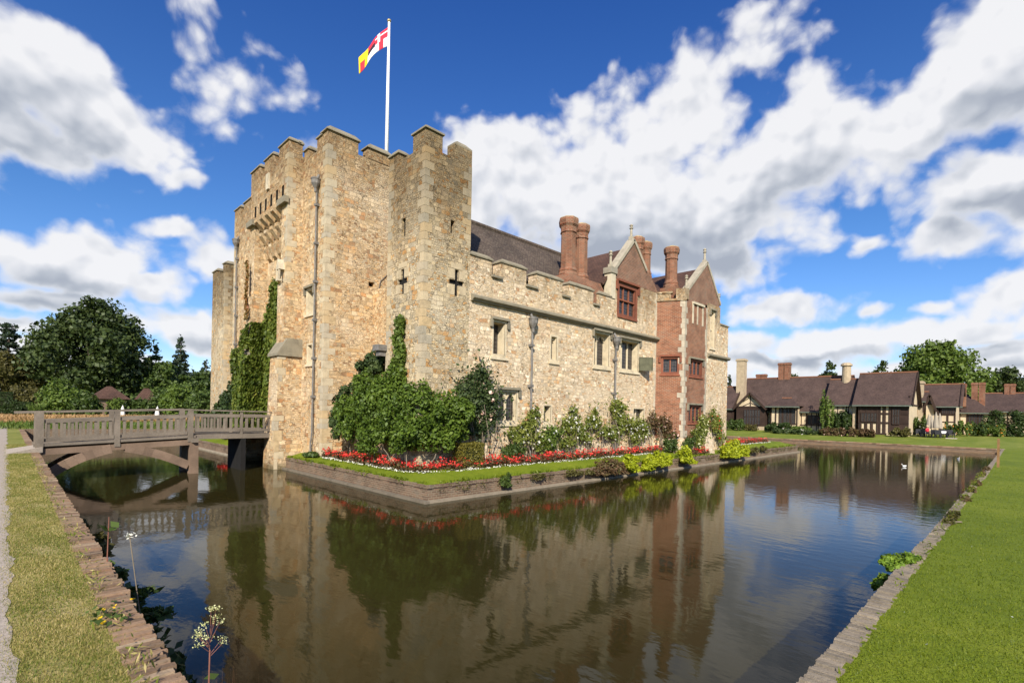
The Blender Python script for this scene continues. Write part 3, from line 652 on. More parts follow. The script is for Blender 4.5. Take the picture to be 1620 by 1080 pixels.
def quoins(x, y, sx, sy, z0, z1, seed, h=(.20, .34), mat=M_QUO, l=(.20, .38), e=.007):
    """corner stones of a vertical edge at (x, y); sx, sy point into the building"""
    r = random.Random(seed); m = MB(); z = z0; k = 0
    while z < z1-.1:
        hh = min(r.uniform(*h), z1-z); la, lb = (l[1], l[0]) if k % 2 else (l[0], l[1]); la *= r.uniform(.8, 1.15); lb *= r.uniform(.8, 1.15)
        xa, xb = sorted((x-sx*e, x+sx*la)); ya, yb = sorted((y-sy*e, y+sy*lb)); m.box(xa, xb, ya, yb, z+.012, z+hh); z += hh; k += 1
    return part(m, 'quoins', mat)
def downpipe(pl, a, z0, z1, out=.12, r=.05, mat=M_LEAD, hop=True, foot=None):
    m = MB(); p = [pl.p(a, z1, out), pl.p(a, z0+.9, out)]
    if foot: p += [pl.p(a+foot*.5, z0+.6, out), pl.p(a+foot, z0+.45, out), pl.p(a+foot, z0, out)]
    else: p += [pl.p(a, z0, out)]
    m.tube(p, r, 8)
    z = z1-.9
    while z > z0+1.1: pl.blk(m, a-.085, a+.085, z, z+.11, -.01, out+.065); z -= 1.75
    o = part(m, 'downpipe', mat)
    if hop:
        h = MB(); c = pl.p(a, z1, out+.05); h.lathe((c[0], c[1], z1), [(.055, -.28), (.07, -.12), (.15, .02), (.19, .1), (.2, .26), (.22, .28), (.22, .34), (.14, .36)], 10); h.tube([pl.p(a, z1+.32, out), pl.p(a, z1+.55, .02)], .06, 8)
        h.build('hopper', mat, o)
    return o

PR = Plane((0, 15, 0), (1, 0, 0), (0, -1, 0))            # the long right-hand wall
def pf(x): return Plane((x, 0, 0), (0, 1, 0), (-1, 0, 0))  # walls that face the bridge side
# ---- near corner turret
def turret(x0, x1, y0, y1, ztop, mat, near):
    m = MB(); P1 = Plane((0, y0, 0), (1, 0, 0), (0, -1, 0)); P2 = pf(x0)
    if near:
        hr = [(11.58, 11.77, 9.5, 9.98, .2), (11.83, 12.02, 7.2, 8.2, .1), (11.57, 12.28, 7.62, 7.8, .1)]
        hl = [(16.20, 16.46, 9.35, 10.04, .12), (16.22, 16.44, 7.2, 8.14, .07), (16.02, 16.64, 7.58, 7.78, .07)]  # shallow loops: their backs are coloured near-black in place of deep shade
    else:
        hr = []; hl = [(y0+1.55, y0+1.67, 8.6, 9.3, .3), (y0+1.5, y0+1.62, 6.5, 7.6, .3), (y0+1.45, y0+1.65, 7.0, 7.15, .3), (y0+1.5, y0+1.62, 4.3, 5.3, .3)]
    holewall(m, P1.o, P1.u, P1.n, x0, x1, .3, ztop, hr); holewall(m, P2.o, P2.u, P2.n, y0, y1, .3, ztop, hl)
    m.poly([(x1, y0, .3), (x1, y1, .3), (x1, y1, ztop), (x1, y0, ztop)]); m.poly([(x1, y1, .3), (x0, y1, .3), (x0, y1, ztop), (x1, y1, ztop)])
    m.poly([(x0, y0, ztop), (x1, y0, ztop), (x1, y1, ztop), (x0, y1, ztop)])
    o = part(m, 'corner_turret', [mat, M_DARK], label='square corner turret beside the shrub' if near else 'far corner turret beyond the gatehouse')
    if near:
        for pl, (a, b) in ((P1, (11.925, 7.70)), (P2, (16.33, 7.67))):
            for (u0, u1, z0, z1) in ((a-.42, a-.12, b+.14, b+.5), (a+.12, a+.40, b+.16, b+.46), (a-.40, a-.12, b-.48, b-.1), (a+.12, a+.44, b-.42, b-.1), (a-.3, a+.28, b+.52, b+.72)): c = MB(); pl.blk(c, u0, u1, z0, z1, -.05, .01); part(c, 'loop_dressing', M_QUO)
    return o
turret(10.4, 12.55, 15, 17.4, 12.3, M_TUR, True)
merlon(10.4, 11.14, 15, 15.8, 12.3, 12.92, M_TUR); merlon(11.7, 12.55, 15.0, 15.45, 12.3, 12.86, M_TUR, over=.0); merlon(10.4, 10.85, 16.75, 17.4, 12.3, 12.62, M_TUR)
merlon(12.05, 12.55, 16.8, 17.4, 12.3, 12.75, M_TUR); merlon(11.2, 11.8, 16.95, 17.4, 12.3, 12.75, M_TUR)
quoins(10.4, 15, 1, 1, .8, 12.3, 3); quoins(12.55, 15, -1, 1, 9.2, 12.3, 4, l=(.2, .4)); quoins(10.4, 17.4, 1, -1, .8, 12.3, 5, l=(.2, .36))
lb = MB(); lb.box(10.02, 10.4, 17.3, 17.75, 5.15, 5.38); lb.box(10.12, 10.4, 17.38, 17.66, 4.95, 5.15); part(lb, 'lead_box', M_LEAD)
# ---- far corner turret
turret(10.4, 12.7, 38.2, 41.2, 12.0, M_TUR, False)
merlon(10.4, 12.7, 38.2, 38.75, 12.0, 12.6, M_TUR); merlon(10.4, 10.9, 40.1, 41.2, 12.0, 12.45, M_TUR)
quoins(10.4, 38.2, 1, 1, .8, 12.0, 6)
# ---- curtain walls between the towers
for b_ in ((12.4, 13.2, 17.4, 22, .3, 8.6), (11.3, 12.2, 35, 38.2, .3, 8.6), (11.5, 33, 40.6, 41.1, .3, 8)):
    m = MB(); m.box(*b_); part(m, 'curtain_wall', M_GATE)

# ---- gatehouse
GX = 10.0; m = MB(); pg = pf(GX); pgr = Plane((0, 22, 0), (1, 0, 0), (0, -1, 0))
rt_holes = [(23.18, 23.9, 7.36, 8.45, .42), (23.2, 23.72, 5.0, 5.85, .4), (23.33, 23.42, 2.1, 3.05, .3)]
holewall(m, pg.o, pg.u, pg.n, 22, 24.6, .2, 14.75, rt_holes)
holewall(m, pg.o, pg.u, pg.n, 29.8, 35, .2, 14.7, [(33.2, 33.35, 7.2, 8.0, .3), (30.1, 30.25, 9.9, 12.1, .25)])
holewall(m, pgr.o, pgr.u, pgr.n, GX, 18, .2, 14.78, [(12.15, 12.45, 8.75, 8.98, .3)])
m.poly([(18, 22, .2), (18, 35, .2), (18, 35, 14.75), (18, 22, 14.75)]); m.poly([(18, 35, .2), (GX, 35, .2), (GX, 35, 14.75), (18, 35, 14.75)]); m.poly([(GX, 22, 14.6), (18, 22, 14.6), (18, 35, 14.6), (GX, 35, 14.6)])
part(m, 'gatehouse_tower', [M_GATE, M_DARK])
for a in ((GX, 11.48, 22, 22.55, 14.78, 15.36), (11.98, 13.2, 22, 22.5, 14.82, 15.30), (13.8, 15.2, 22, 22.5, 14.8, 15.3), (15.8, 17.2, 22, 22.5, 14.8, 15.3)): merlon(*a, M_GATE, cope=.2, over=.08)
merlon(GX, GX+.5, 22.55, 23.1, 14.75, 15.3, M_GATE, cope=.2); merlon(GX, GX+.5, 24.02, 24.52, 14.75, 15.2, M_GATE, cope=.16)
for a in ((29.9, 31.4), (32.0, 33.3), (33.9, 35)): merlon(GX, GX+.5, a[0], a[1], 14.7, 15.12, M_GATE, cope=.16)
quoins(GX, 22, 1, 1, .7, 14.75, 11, h=(.22, .42), l=(.24, .50), mat=M_QUOG); quoins(GX, 35, 1, -1, .7, 14.7, 12, mat=M_QUOG)
# centre bay: two piers, recessed front, oversailing parapet on corbels
BX = 9.3; m = MB(); pb = pf(BX)
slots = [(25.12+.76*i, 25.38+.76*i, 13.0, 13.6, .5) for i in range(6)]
holewall(m, pb.o, pb.u, pb.n, 24.6, 29.8, 12.75, 15.0, slots, 0, 1)  # slot jambs as well as backs are painted dark in place of shade
m.poly([(BX, 24.6, 12.75), (GX+.02, 24.6, 12.75), (GX+.02, 24.6, 15.0), (BX, 24.6, 15.0)]); m.poly([(GX, 29.8, 12.75), (BX, 29.8, 12.75), (BX, 29.8, 15.0), (GX, 29.8, 15.0)])
m.poly([(BX, 24.6, 15), (GX+1, 24.6, 15), (GX+1, 29.8, 15), (BX, 29.8, 15)]); m.poly([(BX, 24.6, 12.75), (BX, 29.8, 12.75), (GX+.3, 29.8, 12.75), (GX+.3, 24.6, 12.75)])
m.box(BX, GX+.2, 24.6, 25.35, .2, 12.75); m.box(BX, GX+.2, 29.1, 29.8, .2, 12.75)
m.box(BX-.1, GX, 24.55, 25.42, .2, 8.8); m.box(BX-.1, GX, 29.05, 29.85, .2, 8.8)
prec = pf(10.0)
holewall(m, prec.o, prec.u, prec.n, 25.35, 29.1, 1.75, 12.75, [(26.15, 27.0, 6.9, 8.55, .25), (27.6, 28.4, 6.9, 8.55, .25), (26.0, 26.12, 9.5, 10.9, .1)]+[(25.55+.75*(i+.5)-.17, 25.55+.75*(i+.5)+.17, 11.25, 12.7, .5) for i in range(-1, 5) if 25.4 < 25.55+.75*(i+.5)-.17 and 25.55+.75*(i+.5)+.17 < 29.05], 0, 1)  # recesses between the corbels painted dark, jambs too, to stand for shade
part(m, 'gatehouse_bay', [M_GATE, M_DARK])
for a in ((24.6, 25.82), (26.62, 27.8), (28.5, 29.8)): merlon(BX, BX+.5, a[0], a[1], 15.0, 15.58, M_GATE, cope=.18)
merlon(BX+.5, 9.95, 24.6, 25.1, 15.0, 15.56, M_GATE, cope=.18)
quoins(BX, 24.6, 1, 1, 8.8, 15, 13, l=(.22, .42), mat=M_QUOG)
for i in range(5):
    c = MB(); y = 25.55+.75*i
    for k, (dx, z0, z1) in enumerate(((.86, 12.15, 12.75), (.62, 11.5, 12.08), (.38, 10.8, 11.42))): c.prism([(10.0, z0-.12), (10.0, z1), (10.0-dx, z1), (10.0-dx, z1-.16), (10.0-dx*.45, z0+.02)], 'y', y-.2, y+.2)
    o = part(c, 'corbel', M_GATE)
for y_ in (24.5, 28.92):
    c = MB(); c.box(BX-.2, BX, y_, y_+1.0, 12.58, 12.88); part(c, 'impost_block', M_COPE)
c = MB(); c.box(BX-.09, BX, 27.0, 27.35, 13.95, 14.75); part(c, 'carved_shield', M_ASH, label='weathered carved stone above the corbels')
# lower stepped buttress with its foot in the moat
m = MB(); m.hexa([(8.86, 24.32, 2.5), (GX, 24.32, 2.5), (GX, 25.5, 2.5), (8.86, 25.5, 2.5), (8.95, 24.38, 5.3), (GX, 24.38, 5.3), (GX, 25.46, 5.3), (8.95, 25.46, 5.3)])
m.hexa([(8.72, 24.26, -.6), (GX, 24.26, -.6), (GX, 25.56, -.6), (8.72, 25.56, -.6), (8.8, 24.28, 2.5), (GX, 24.28, 2.5), (GX, 25.54, 2.5), (8.8, 25.54, 2.5)])
part(m, 'buttress', M_GATE); m = MB(); m.box(8.9, GX, 29.0, 30.4, -.6, 5.2); part(m, 'buttress', M_GATE)
m = MB(); m.prism([(8.85, 5.3), (8.85, 5.42), (BX, 6.15), (GX, 6.15), (GX, 5.3)], 'y', 24.28, 25.56); part(m, 'buttress_weathering', M_COPE); m = MB(); m.prism([(8.8, 5.2), (8.8, 5.32), (BX, 6.0), (GX, 6.0), (GX, 5.2)], 'y', 28.95, 30.45); part(m, 'buttress_weathering', M_COPE)
quoins(8.93, 24.36, 1, 1, 2.5, 5.3, 14, h=(.3, .45), mat=M_QUOG); quoins(8.77, 24.27, 1, 1, 0, 2.5, 15, h=(.3, .5), mat=M_QUOG)
# gate passage: near-black colour stands in for the shade under the bridge end
m = MB(); m.box(11.9, 12.1, 25.5, 29.1, -.6, 2.4); m.box(8.7, 12, 29.1, 29.3, -.6, 1.6); m.box(9.1, 12, 25.5, 29.1, 1.42, 1.60); m.box(6.7, 9.1, 26.75, 29.1, 1.44, 1.58); part(m, 'passage_with_shade_slab', M_DARK)  # last box is an unseen landing slab added to shade the pit
window(pg, 23.2, 23.88, 7.36, 8.42, .4, 1, parent=CASTLE); window(pg, 23.22, 23.70, 5.02, 5.83, .38, 1, hood=False)
window(prec, 26.17, 26.98, 6.92, 8.53, .22, 2, transom=7.8); window(prec, 27.62, 28.38, 6.92, 8.53, .22, 2, transom=7.8)
m = MB(); pnich = pf(BX-.1); pnich.blk(m, 24.86, 25.14, 8.9, 9.0, 0, .2); m.prism([(24.8, 9.45), (25.2, 9.45), (25.0, 9.95)], 'x', BX-.28, BX); pnich.blk(m, 24.84, 24.9, 9.0, 9.45, .1, .18); pnich.blk(m, 25.10, 25.16, 9.0, 9.45, .1, .18); part(m, 'niche', M_ASH, label='gabled stone niche on the bay pier')
downpipe(pg, 22.78, .85, 13.0, .12, .040, foot=.12); downpipe(pg, 34.1, .9, 12.8, .12, .045, M_LEAD)
m = MB(); m.tube([(12.6, 21.96, 1.2), (12.6, 21.96, 8.3), (12.75, 21.96, 9.1), (13.3, 21.96, 9.7)], .018, 5); part(m, 'cable', M_LEAD)

# ---- right-hand range wall
m = MB()
WIN = dict(w1=(13.85, 14.5, 5.2, 6.52), w2=(17.42, 17.82, 5.3, 6.35), w3=(20.72, 22.0, 5.32, 6.95), w4=(23.1, 24.85, 5.3, 6.85), lw=(14.2, 15.25, 2.5, 3.72), sq=(17.02, 17.5, 2.45, 3.2), l4=(24.5, 25.6, 2.55, 3.2), br=(22.85, 24.45, 8.2, 9.68))
DEP = dict(w1=.45, w2=.3, w3=.42, w4=.42, lw=.22, sq=.35, l4=.3, br=.2)
hol = [(*WIN[k], DEP[k]+.02) for k in WIN if k != 'br']
holewall(m, PR.o, PR.u, PR.n, 12.55, 22.1, .3, 8.35, [h for h in hol if h[1] < 22.1])
holewall(m, PR.o, PR.u, PR.n, 22.1, 26.82, .3, 10.0, [h for h in hol if h[0] > 22.1]+[(*WIN['br'], .22)])
m.poly([(12.55, 15, 8.35), (22.1, 15, 8.35), (22.1, 15.5, 8.35), (12.55, 15.5, 8.35)]); m.poly([(22.1, 15.5, 8.0), (12.55, 15.5, 8.0), (12.55, 15.5, 8.35), (22.1, 15.5, 8.35)][::1])
m.box(12.6, 26.8, 20.6, 21, .3, 8.2); m.poly([(26.82, 15, .3), (26.82, 21, .3), (26.82, 21, 10), (26.82, 15, 10)]); m.poly([(22.1, 15.5, 8), (22.1, 15, 8), (22.1, 15, 10.0), (22.1, 15.5, 10.0)])
part(m, 'range_wall', [M_RANGE, M_DARK])
for a in ((12.56, 13.7, 8.92), (14.2, 15.7, 8.98), (16.36, 18.15, 8.96), (18.62, 20.56, 8.95), (21.0, 22.08, 8.92)): merlon(a[0], a[1], 15, 15.5, 8.35, a[2], M_RANGE, cope=.14, over=.05)
m = MB()
for a in ((13.66, 14.24), (15.66, 16.4), (18.1, 18.66), (20.52, 21.04)): m = MB(); m.box(a[0], a[1], 14.9, 15.3, 8.28, 8.37); part(m, 'embrasure_sill', M_COPE)
m = MB(); m.prism([(15, 7.16), (15, 7.46), (14.94, 7.44), (14.78, 7.34), (14.78, 7.26), (14.86, 7.22), (14.9, 7.16)], 'x', 12.62, 26.83); part(m, 'string_course', M_COPE)
window(PR, *WIN['w1'], DEP['w1']); window(PR, *WIN['w2'], DEP['w2'], arch=True, hood=False, surround=.1); window(PR, *WIN['w3'], DEP['w3'], 2, arch=True); 
w4 = window(PR, *WIN['w4'], DEP['w4'], 3)
window(PR, *WIN['lw'], DEP['lw'], 2, arch=True); window(PR, *WIN['sq'], DEP['sq'], hood=False); window(PR, *WIN['l4'], DEP['l4'], 2, hood=False)
window(PR, *WIN['br'], .18, 3, frame=M_REDST, hood=True, transom=8.98, hoodmat=M_REDST, surround=.2)
cs = MB(); cs.beam((24.82, 14.92, 5.35), (25.45, 14.45, 5.35), .03, .05); cs.beam((24.82, 14.92, 6.05), (25.45, 14.45, 6.05), .03, .05); cs.beam((25.45, 14.45, 5.33), (25.45, 14.45, 6.07), .05, .05); cs.beam((24.82, 14.92, 5.7), (25.45, 14.45, 5.7), .03, .04); cs.hexa([(24.84, 14.905, 5.38), (25.43, 14.465, 5.38), (25.44, 14.478, 5.38), (24.85, 14.918, 5.38), (24.84, 14.905, 6.03), (25.43, 14.465, 6.03), (25.44, 14.478, 6.03), (24.85, 14.918, 6.03)])
part(cs, 'open_casement', flat('casement_glass', (.11, .105, .06), .3), w4)
downpipe(PR, 16.0, .95, 6.62, .15, .052); downpipe(PR, 22.42, .95, 6.55, .15, .048)
quoins(26.82, 15, -1, 1, .9, 10.0, 21, l=(.16, .3), h=(.2, .34), mat=M_ASH)

# ---- roofs of the range
def roofslab(name, pts, mat, th=.14, parent=CASTLE):
    a, b, c, d = [Vector(p) for p in pts]; n = (b-a).cross(d-a).normalized()
    if n.z < 0: n = -n
    m_ = MB(); lo = [p-n*th for p in (a, b, c, d)]; m_.hexa([*lo, a, b, c, d]); return part(m_, name, mat, parent)
RZ, RY = 11.72, 18.25
roofslab('roof', [(13.0, 15.55, 8.75), (22.3, 15.55, 8.75), (22.3, RY, RZ), (15.0, RY, RZ)], M_ROOF)
roofslab('roof', [(22.3, 20.95, 8.75), (13.0, 20.95, 8.75), (15.0, RY, RZ), (22.3, RY, RZ)], M_ROOF)
m = MB(); m.poly([(13.0, 20.9, 8.72), (13.0, 15.6, 8.72), (14.3, 17.4, 10.6), (14.3, 19.1, 10.6)][::-1]); m.poly([(14.35, 17.35, 10.55), (14.35, 19.15, 10.55), (15.0, 18.25, RZ-.05)][::-1], 1); part(m, 'roof_hip', [M_ROOF, M_TIMB])
m = MB(); m.beam((14.2, 17.2, 10.5), (14.9, 18.22, RZ+.05), .14, .1); m.beam((14.2, 19.3, 10.5), (14.9, 18.28, RZ+.05), .14, .1); m.beam((14.15, 17.1, 10.52), (14.15, 19.4, 10.52), .1, .12); part(m, 'gablet_barge', M_TIMB)
m = MB()
for i in range(20): m.tube([(14.95+i*.37, RY, RZ+.03), (15.30+i*.37, RY, RZ+.03)], .11, 8)
part(m, 'ridge_tiles', M_ROOF)
gx, gz = 24.12, 12.05
roofslab('roof', [(21.55, 15.2, 9.62), (gx, 15.2, gz), (gx, 21, gz), (21.55, 21, 9.62)], M_ROOF2); roofslab('roof', [(gx, 15.2, gz), (26.7, 15.2, 9.62), (26.7, 21, 9.62), (gx, 21, gz)], M_ROOF2)
m = MB(); m.box(21.85, 22.1, 15.5, 21, 8.3, 9.5); m.box(22.1, 26.5, 20.7, 21, 8.3, 9.5); part(m, 'cross_wing_wall', M_BRICK)
m = MB(); m.prism([(22.12, 10.0), (26.8, 10.0), (26.8, 10.12), (25.9, 10.9), (25.35, 11.1), (gx, 12.28), (22.42, 10.5), (22.12, 10.4)], 'y', 14.99, 15.35); part(m, 'gable', M_GABLEB, label='brick gable above the red mullioned window')
m = MB()
for (a, b) in (((22.25, 10.38), (gx+.02, 12.42)), ((25.5, 11.02), (gx-.02, 12.42))): m.beam((a[0], 15.14, a[1]), (b[0], 15.14, b[1]), .46, .16)
m.box(21.95, 22.5, 14.9, 15.42, 10.2, 10.5); part(m, 'gable_coping', M_GCOP)
m = MB(); m.box(22.02, 22.42, 14.95, 15.38, 8.9, 10.22); part(m, 'gable_pier', M_ASH)
def finial(x, y, z, h, name='finial'):
    m_ = MB(); m_.box(x-.1, x+.1, y-.1, y+.1, z, z+h*.25); m_.lathe((x, y, z+h*.25), [(.075, 0), (.06, h*.45), (.12, h*.5), (.06, h*.58), (.11, h*.68), (.03, h*.76)], 8); part(m_, name, M_GCOP)
finial(22.2, 15.14, 10.45, .95, 'pinnacle'); finial(gx, 15.14, 12.4, .9)

def stack(x, y, z0, z1, r, parent, n=8):
    """one round brick flue: moulded foot, shaft, oversailing cap"""
    m_ = MB(); H_ = z1-z0
    m_.lathe((x, y, z0), [(r*1.3, 0), (r*1.3, .28), (r*1.18, .36), (r*1.25, .44), (r*1.12, .52), (r*1.0, .62), (r*.97, H_-.75), (r*1.12, H_-.70), (r*1.02, H_-.62), (r*1.05, H_-.44), (r*1.26, H_-.34), (r*1.32, H_-.12), (r*1.26, H_-.02), (r*.8, H_)], n)
    o = m_.build('flue', M_STACK, parent)
    c = MB(); c.lathe((x, y, z1-.03), [(r*1.24, 0), (r*1.15, .05), (r*.55, .09), (r*.5, .14)], n); c.build('flue_cap', flat('lichened_cap', (.36, .27, .14), .95, 0, .35, 9) if 'lichened_cap' not in MATS else MATS['lichened_cap'], parent)
    return o
def chimney(basebox, flues, label=None):
    m_ = MB(); x0, x1, y0, y1, z0, z1 = basebox; m_.box(x0, x1, y0, y1, z0, z1-.35); m_.box(x0, x1, y0, y1, z1-.35, z1, 0, (.12, .12))
    o = part(m_, 'chimney', M_STACK, CASTLE, label)
    for (x, y, zt, r) in flues: stack(x, y, z1-.12, zt, r, o)
    return o
chimney((18.7, 21.6, 15.12, 16.7, 8.0, 9.55), [(19.5, 15.8, 12.45, .385), (20.85, 16.05, 12.55, .35)], 'twin round brick chimney rising from the parapet')
chimney((25.1, 27.0, 15.36, 16.2, 9.4, 10.9), [(25.75, 15.75, 13.1, .33), (26.72, 15.75, 13.05, .29)], 'twin brick chimney behind the brick gable')
# ---- brick bay and end tower
m = MB(); A0, A1 = (26.8, 15.02), (27.5, 13.6); du = (Vector(A1)-Vector(A0)); LL = du.length; du.normalize()
PBL = Plane((A0[0], A0[1], 0), (du.x, du.y, 0), (du.y, -du.x, 0)); PBF = Plane((0, 13.6, 0), (1, 0, 0), (0, -1, 0))
wl_ = (.42, 1.22, 5.35, 6.15)
holewall(m, PBL.o, PBL.u, PBL.n, 0, LL, .3, 9.5, [(*wl_, .22)]); wf1 = (28.25, 29.75, 5.3, 6.1); wf2 = (28.2, 29.7, 2.55, 3.4)
holewall(m, PBF.o, PBF.u, PBF.n, 27.5, 30.45, .3, 9.5, [(*wf1, .17), (*wf2, .17)])
m.poly([(26.82, 15, 9.5), (27.5, 13.6, 9.5), (30.5, 13.6, 9.5), (30.5, 17, 9.5), (26.82, 17, 9.5)]); part(m, 'brick_bay', [M_BRICK, M_DARK], label='red brick bay with pale corner stones')
window(PBL, *wl_, .2, 2, frame=M_REDST, hoodmat=M_REDST, surround=.1, label='red brick two-light window on the bay flank'); window(PBF, *wf1, .15, 3, frame=M_REDST, surround=.1); window(PBF, *wf2, .15, 3, frame=M_REDST, surround=.1)
q = MB(); q2 = MB(); r_ = random.Random(5); z = .9; k = 0
while z < 9.45:
    h_ = min(r_.uniform(.26, .4), 9.5-z); la = (.12, .26)[k % 2]*r_.uniform(.6, 1.4); lb_ = (.40, .2)[k % 2]*r_.uniform(.6, 1.4)
    PBL.blk(q, LL-la, LL+.012, z+.01, z+h_, -.1, .014); PBF.blk(q, 27.49, 27.5+lb_, z+.01, z+h_, -.1, .016); lc = r_.uniform(.1, .28); PBF.blk(q2, 30.42-lc, 30.44, z+.01, z+h_, -.1, .014); z += h_; k += 1
part(q, 'quoins', M_BAYQ); part(q2, 'quoins', M_BAYQ)
m = MB(); PBL.blk(m, -.02, LL+.1, .3, 1.55, -.1, .09); PBF.blk(m, 27.42, 30.5, .3, 1.5, -.1, .1); part(m, 'plinth', M_RANGE)
m = MB(); PBL.blk(m, 0, LL+.08, 9.5, 9.62, -.3, .08); PBL.blk(m, .05, LL*.5, 9.62, 9.95, -.3, 0); PBL.blk(m, 0.0, LL*.56, 9.95, 10.05, -.35, .06); PBL.blk(m, LL*.68, LL+.02, 9.62, 10.2, -.4, 0); PBF.blk(m, 27.4, 27.95, 9.62, 10.2, -.4, 0.01); part(m, 'parapet', M_RANGE)
m = MB(); wg1 = (28.55, 29.5, 8.5, 9.45); wg2 = (30.0, 30.9, 7.3, 9.45)
PT = Plane((0, 13.62, 0), (1, 0, 0), (0, -1, 0))
holewall(m, PT.o, PT.u, PT.n, 30.45, 32.4, .3, 9.85, [(30.95, 31.5, 7.2, 9.4, .3)]); holewall(m, PT.o, PT.u, PT.n, 32.4, 33.7, .3, 8.3, []); m.poly([(32.4, 13.62, 8.3), (32.4, 14.1, 8.3), (32.4, 14.1, 9.85), (32.4, 13.62, 9.85)]); m.poly([(32.4, 13.62, 8.3), (33.7, 13.62, 8.3), (33.7, 14.1, 8.3), (32.4, 14.1, 8.3)])
m.poly([(33.7, 13.62, .3), (33.7, 21, .3), (33.7, 21, 8.4), (33.7, 13.62, 8.4)]); m.box(28, 33.7, 20.6, 21, .3, 9.6); part(m, 'end_tower', [M_RANGE, M_DARK])
window(PT, 30.97, 31.48, 7.22, 9.38, .27, 1, transom=8.3)
m = MB(); m.prism([(27.95, 9.5), (32.3, 9.85), (32.3, 10.1), (30.35, 12.2), (28.0, 10.25)], 'y', 13.64, 13.98); part(m, 'gable', M_GABLEB, label='weathered gable on the end tower')
m = MB(); m.box(28.4, 29.9, 13.5, 13.64, 9.45, 9.58); m.box(28.4, 28.55, 13.56, 13.64, 8.3, 9.45); m.box(29.0, 29.12, 13.56, 13.64, 8.3, 9.45); m.box(29.7, 29.85, 13.56, 13.64, 8.3, 9.45); part(m, 'blocked_window', M_ASH)
m = MB()
for (a, b) in (((27.9, 10.2), (30.37, 12.32)), ((32.4, 10.05), (30.33, 12.32))): m.beam((a[0], 13.8, a[1]), (b[0], 13.8, b[1]), .42, .16)
part(m, 'gable_coping', M_GCOP); finial(27.9, 13.75, 10.2, .85, 'pinnacle'); finial(30.35, 13.8, 12.25, .95); finial(32.45, 13.75, 10.0, .8, 'pinnacle')
roofslab('roof', [(27.6, 13.95, 9.7), (30.35, 13.95, 12.0), (30.35, 21, 12.0), (27.6, 21, 9.7)], M_ROOF2); roofslab('roof', [(30.35, 13.95, 12.0), (33.2, 13.95, 9.5), (33.2, 21, 9.5), (30.35, 21, 12.0)], M_ROOF2)
m = MB(); m.prism([(13.62, 6.55), (13.62, 6.8), (13.45, 6.72), (13.45, 6.62), (13.54, 6.55)], 'x', 30.6, 33.78); part(m, 'string_course', M_COPE)
merlon(32.5, 33.7, 13.62, 14.1, 8.3, 8.75, M_RANGE, cope=.1)
m = MB(); m.hexa([(29.6, 13.1, .3), (30.9, 13.1, .3), (30.9, 13.62, .3), (29.6, 13.62, .3), (29.7, 13.35, 1.9), (30.8, 13.35, 1.9), (30.8, 13.62, 1.9), (29.7, 13.62, 1.9)]); part(m, 'buttress', M_RANGE)
m = MB(); m.box(27.75, 28.75, 14.4, 15.35, 9.3, 10.5); o = part(m, 'chimney', M_STACK, label='single round brick chimney on the brick bay'); stack(28.25, 14.9, 10.35, 12.95, .36, o, 10)

# ---- flag and pole on the gatehouse roof
fp = empty('flagpole', (14, 23.75, 14.6), 'tall white flagpole on the gatehouse roof', 'flagpole')
m = MB(); m.tube([(14, 23.75, 14.6), (14, 23.75, 23.3)], [.11, .06], 12); m.build('pole', M_WHITE, fp, smooth=True); m = MB(); m.lathe((14, 23.75, 23.28), [(.03, 0), (.1, .06), (.1, .13), (.02, .2)], 10); m.build('finial_ball', M_GOLD, fp)
def flag():
    nu, nv = 26, 14; V = []; F = []; mi = []; dirv = Vector((-.62, .78, 0)).normalized()
    for i in range(nu+1):
        for j in range(nv+1):
            s_ = i/nu; v = j/nv; x = s_*1.95; drop = .55*x*x*.42+.35*x; y = (1-v)*-1.0*(1-.18*s_); wv = .09*math.sin(s_*9+v*1.2)*s_**.5
            q = Vector((14, 23.75, 22.98))+dirv*(x*.80+.06)+Vector((dirv.y, -dirv.x, 0))*wv; q.z += -drop+y*.95+.06*math.sin(s_*7+v); V.append(tuple(q))
    for i in range(nu):
        for j in range(nv):
            k = i*(nv+1)+j; F.append((k, k+nv+1, k+nv+2, k+1)); s_ = (i+.5)/nu; v = (j+.5)/nv
            if s_ < .42: c = 0 if v > .5 else 1
            elif s_ < .7: c = 0 if v > .74 else (3 if v > .46 else 1)
            else: c = 2
            if s_ < .42 and v > .5 and (abs(v-.80) < .05 or abs(s_-.30) < .03): c = 1
            if s_ < .42 and v <= .5 and .14 < s_ < .30: c = 0
            if s_ >= .7 and v < .55 and .82 < s_ < .97: c = 0
            mi.append(c)
    me = bpy.data.meshes.new('flag'); me.from_pydata(V, [], F)
    for x in (M_FRED, M_FWHT, M_FYEL, M_FBLK): me.materials.append(x)
    me.polygons.foreach_set('material_index', mi); me.polygons.foreach_set('use_smooth', [True]*len(F)); o = bpy.data.objects.new('flag', me); COL.objects.link(o)
    md = o.modifiers.new('thick', 'SOLIDIFY'); md.thickness = .012
    return tag(o, 'red, white and yellow heraldic flag drooping from the pole', 'flag')
flag()

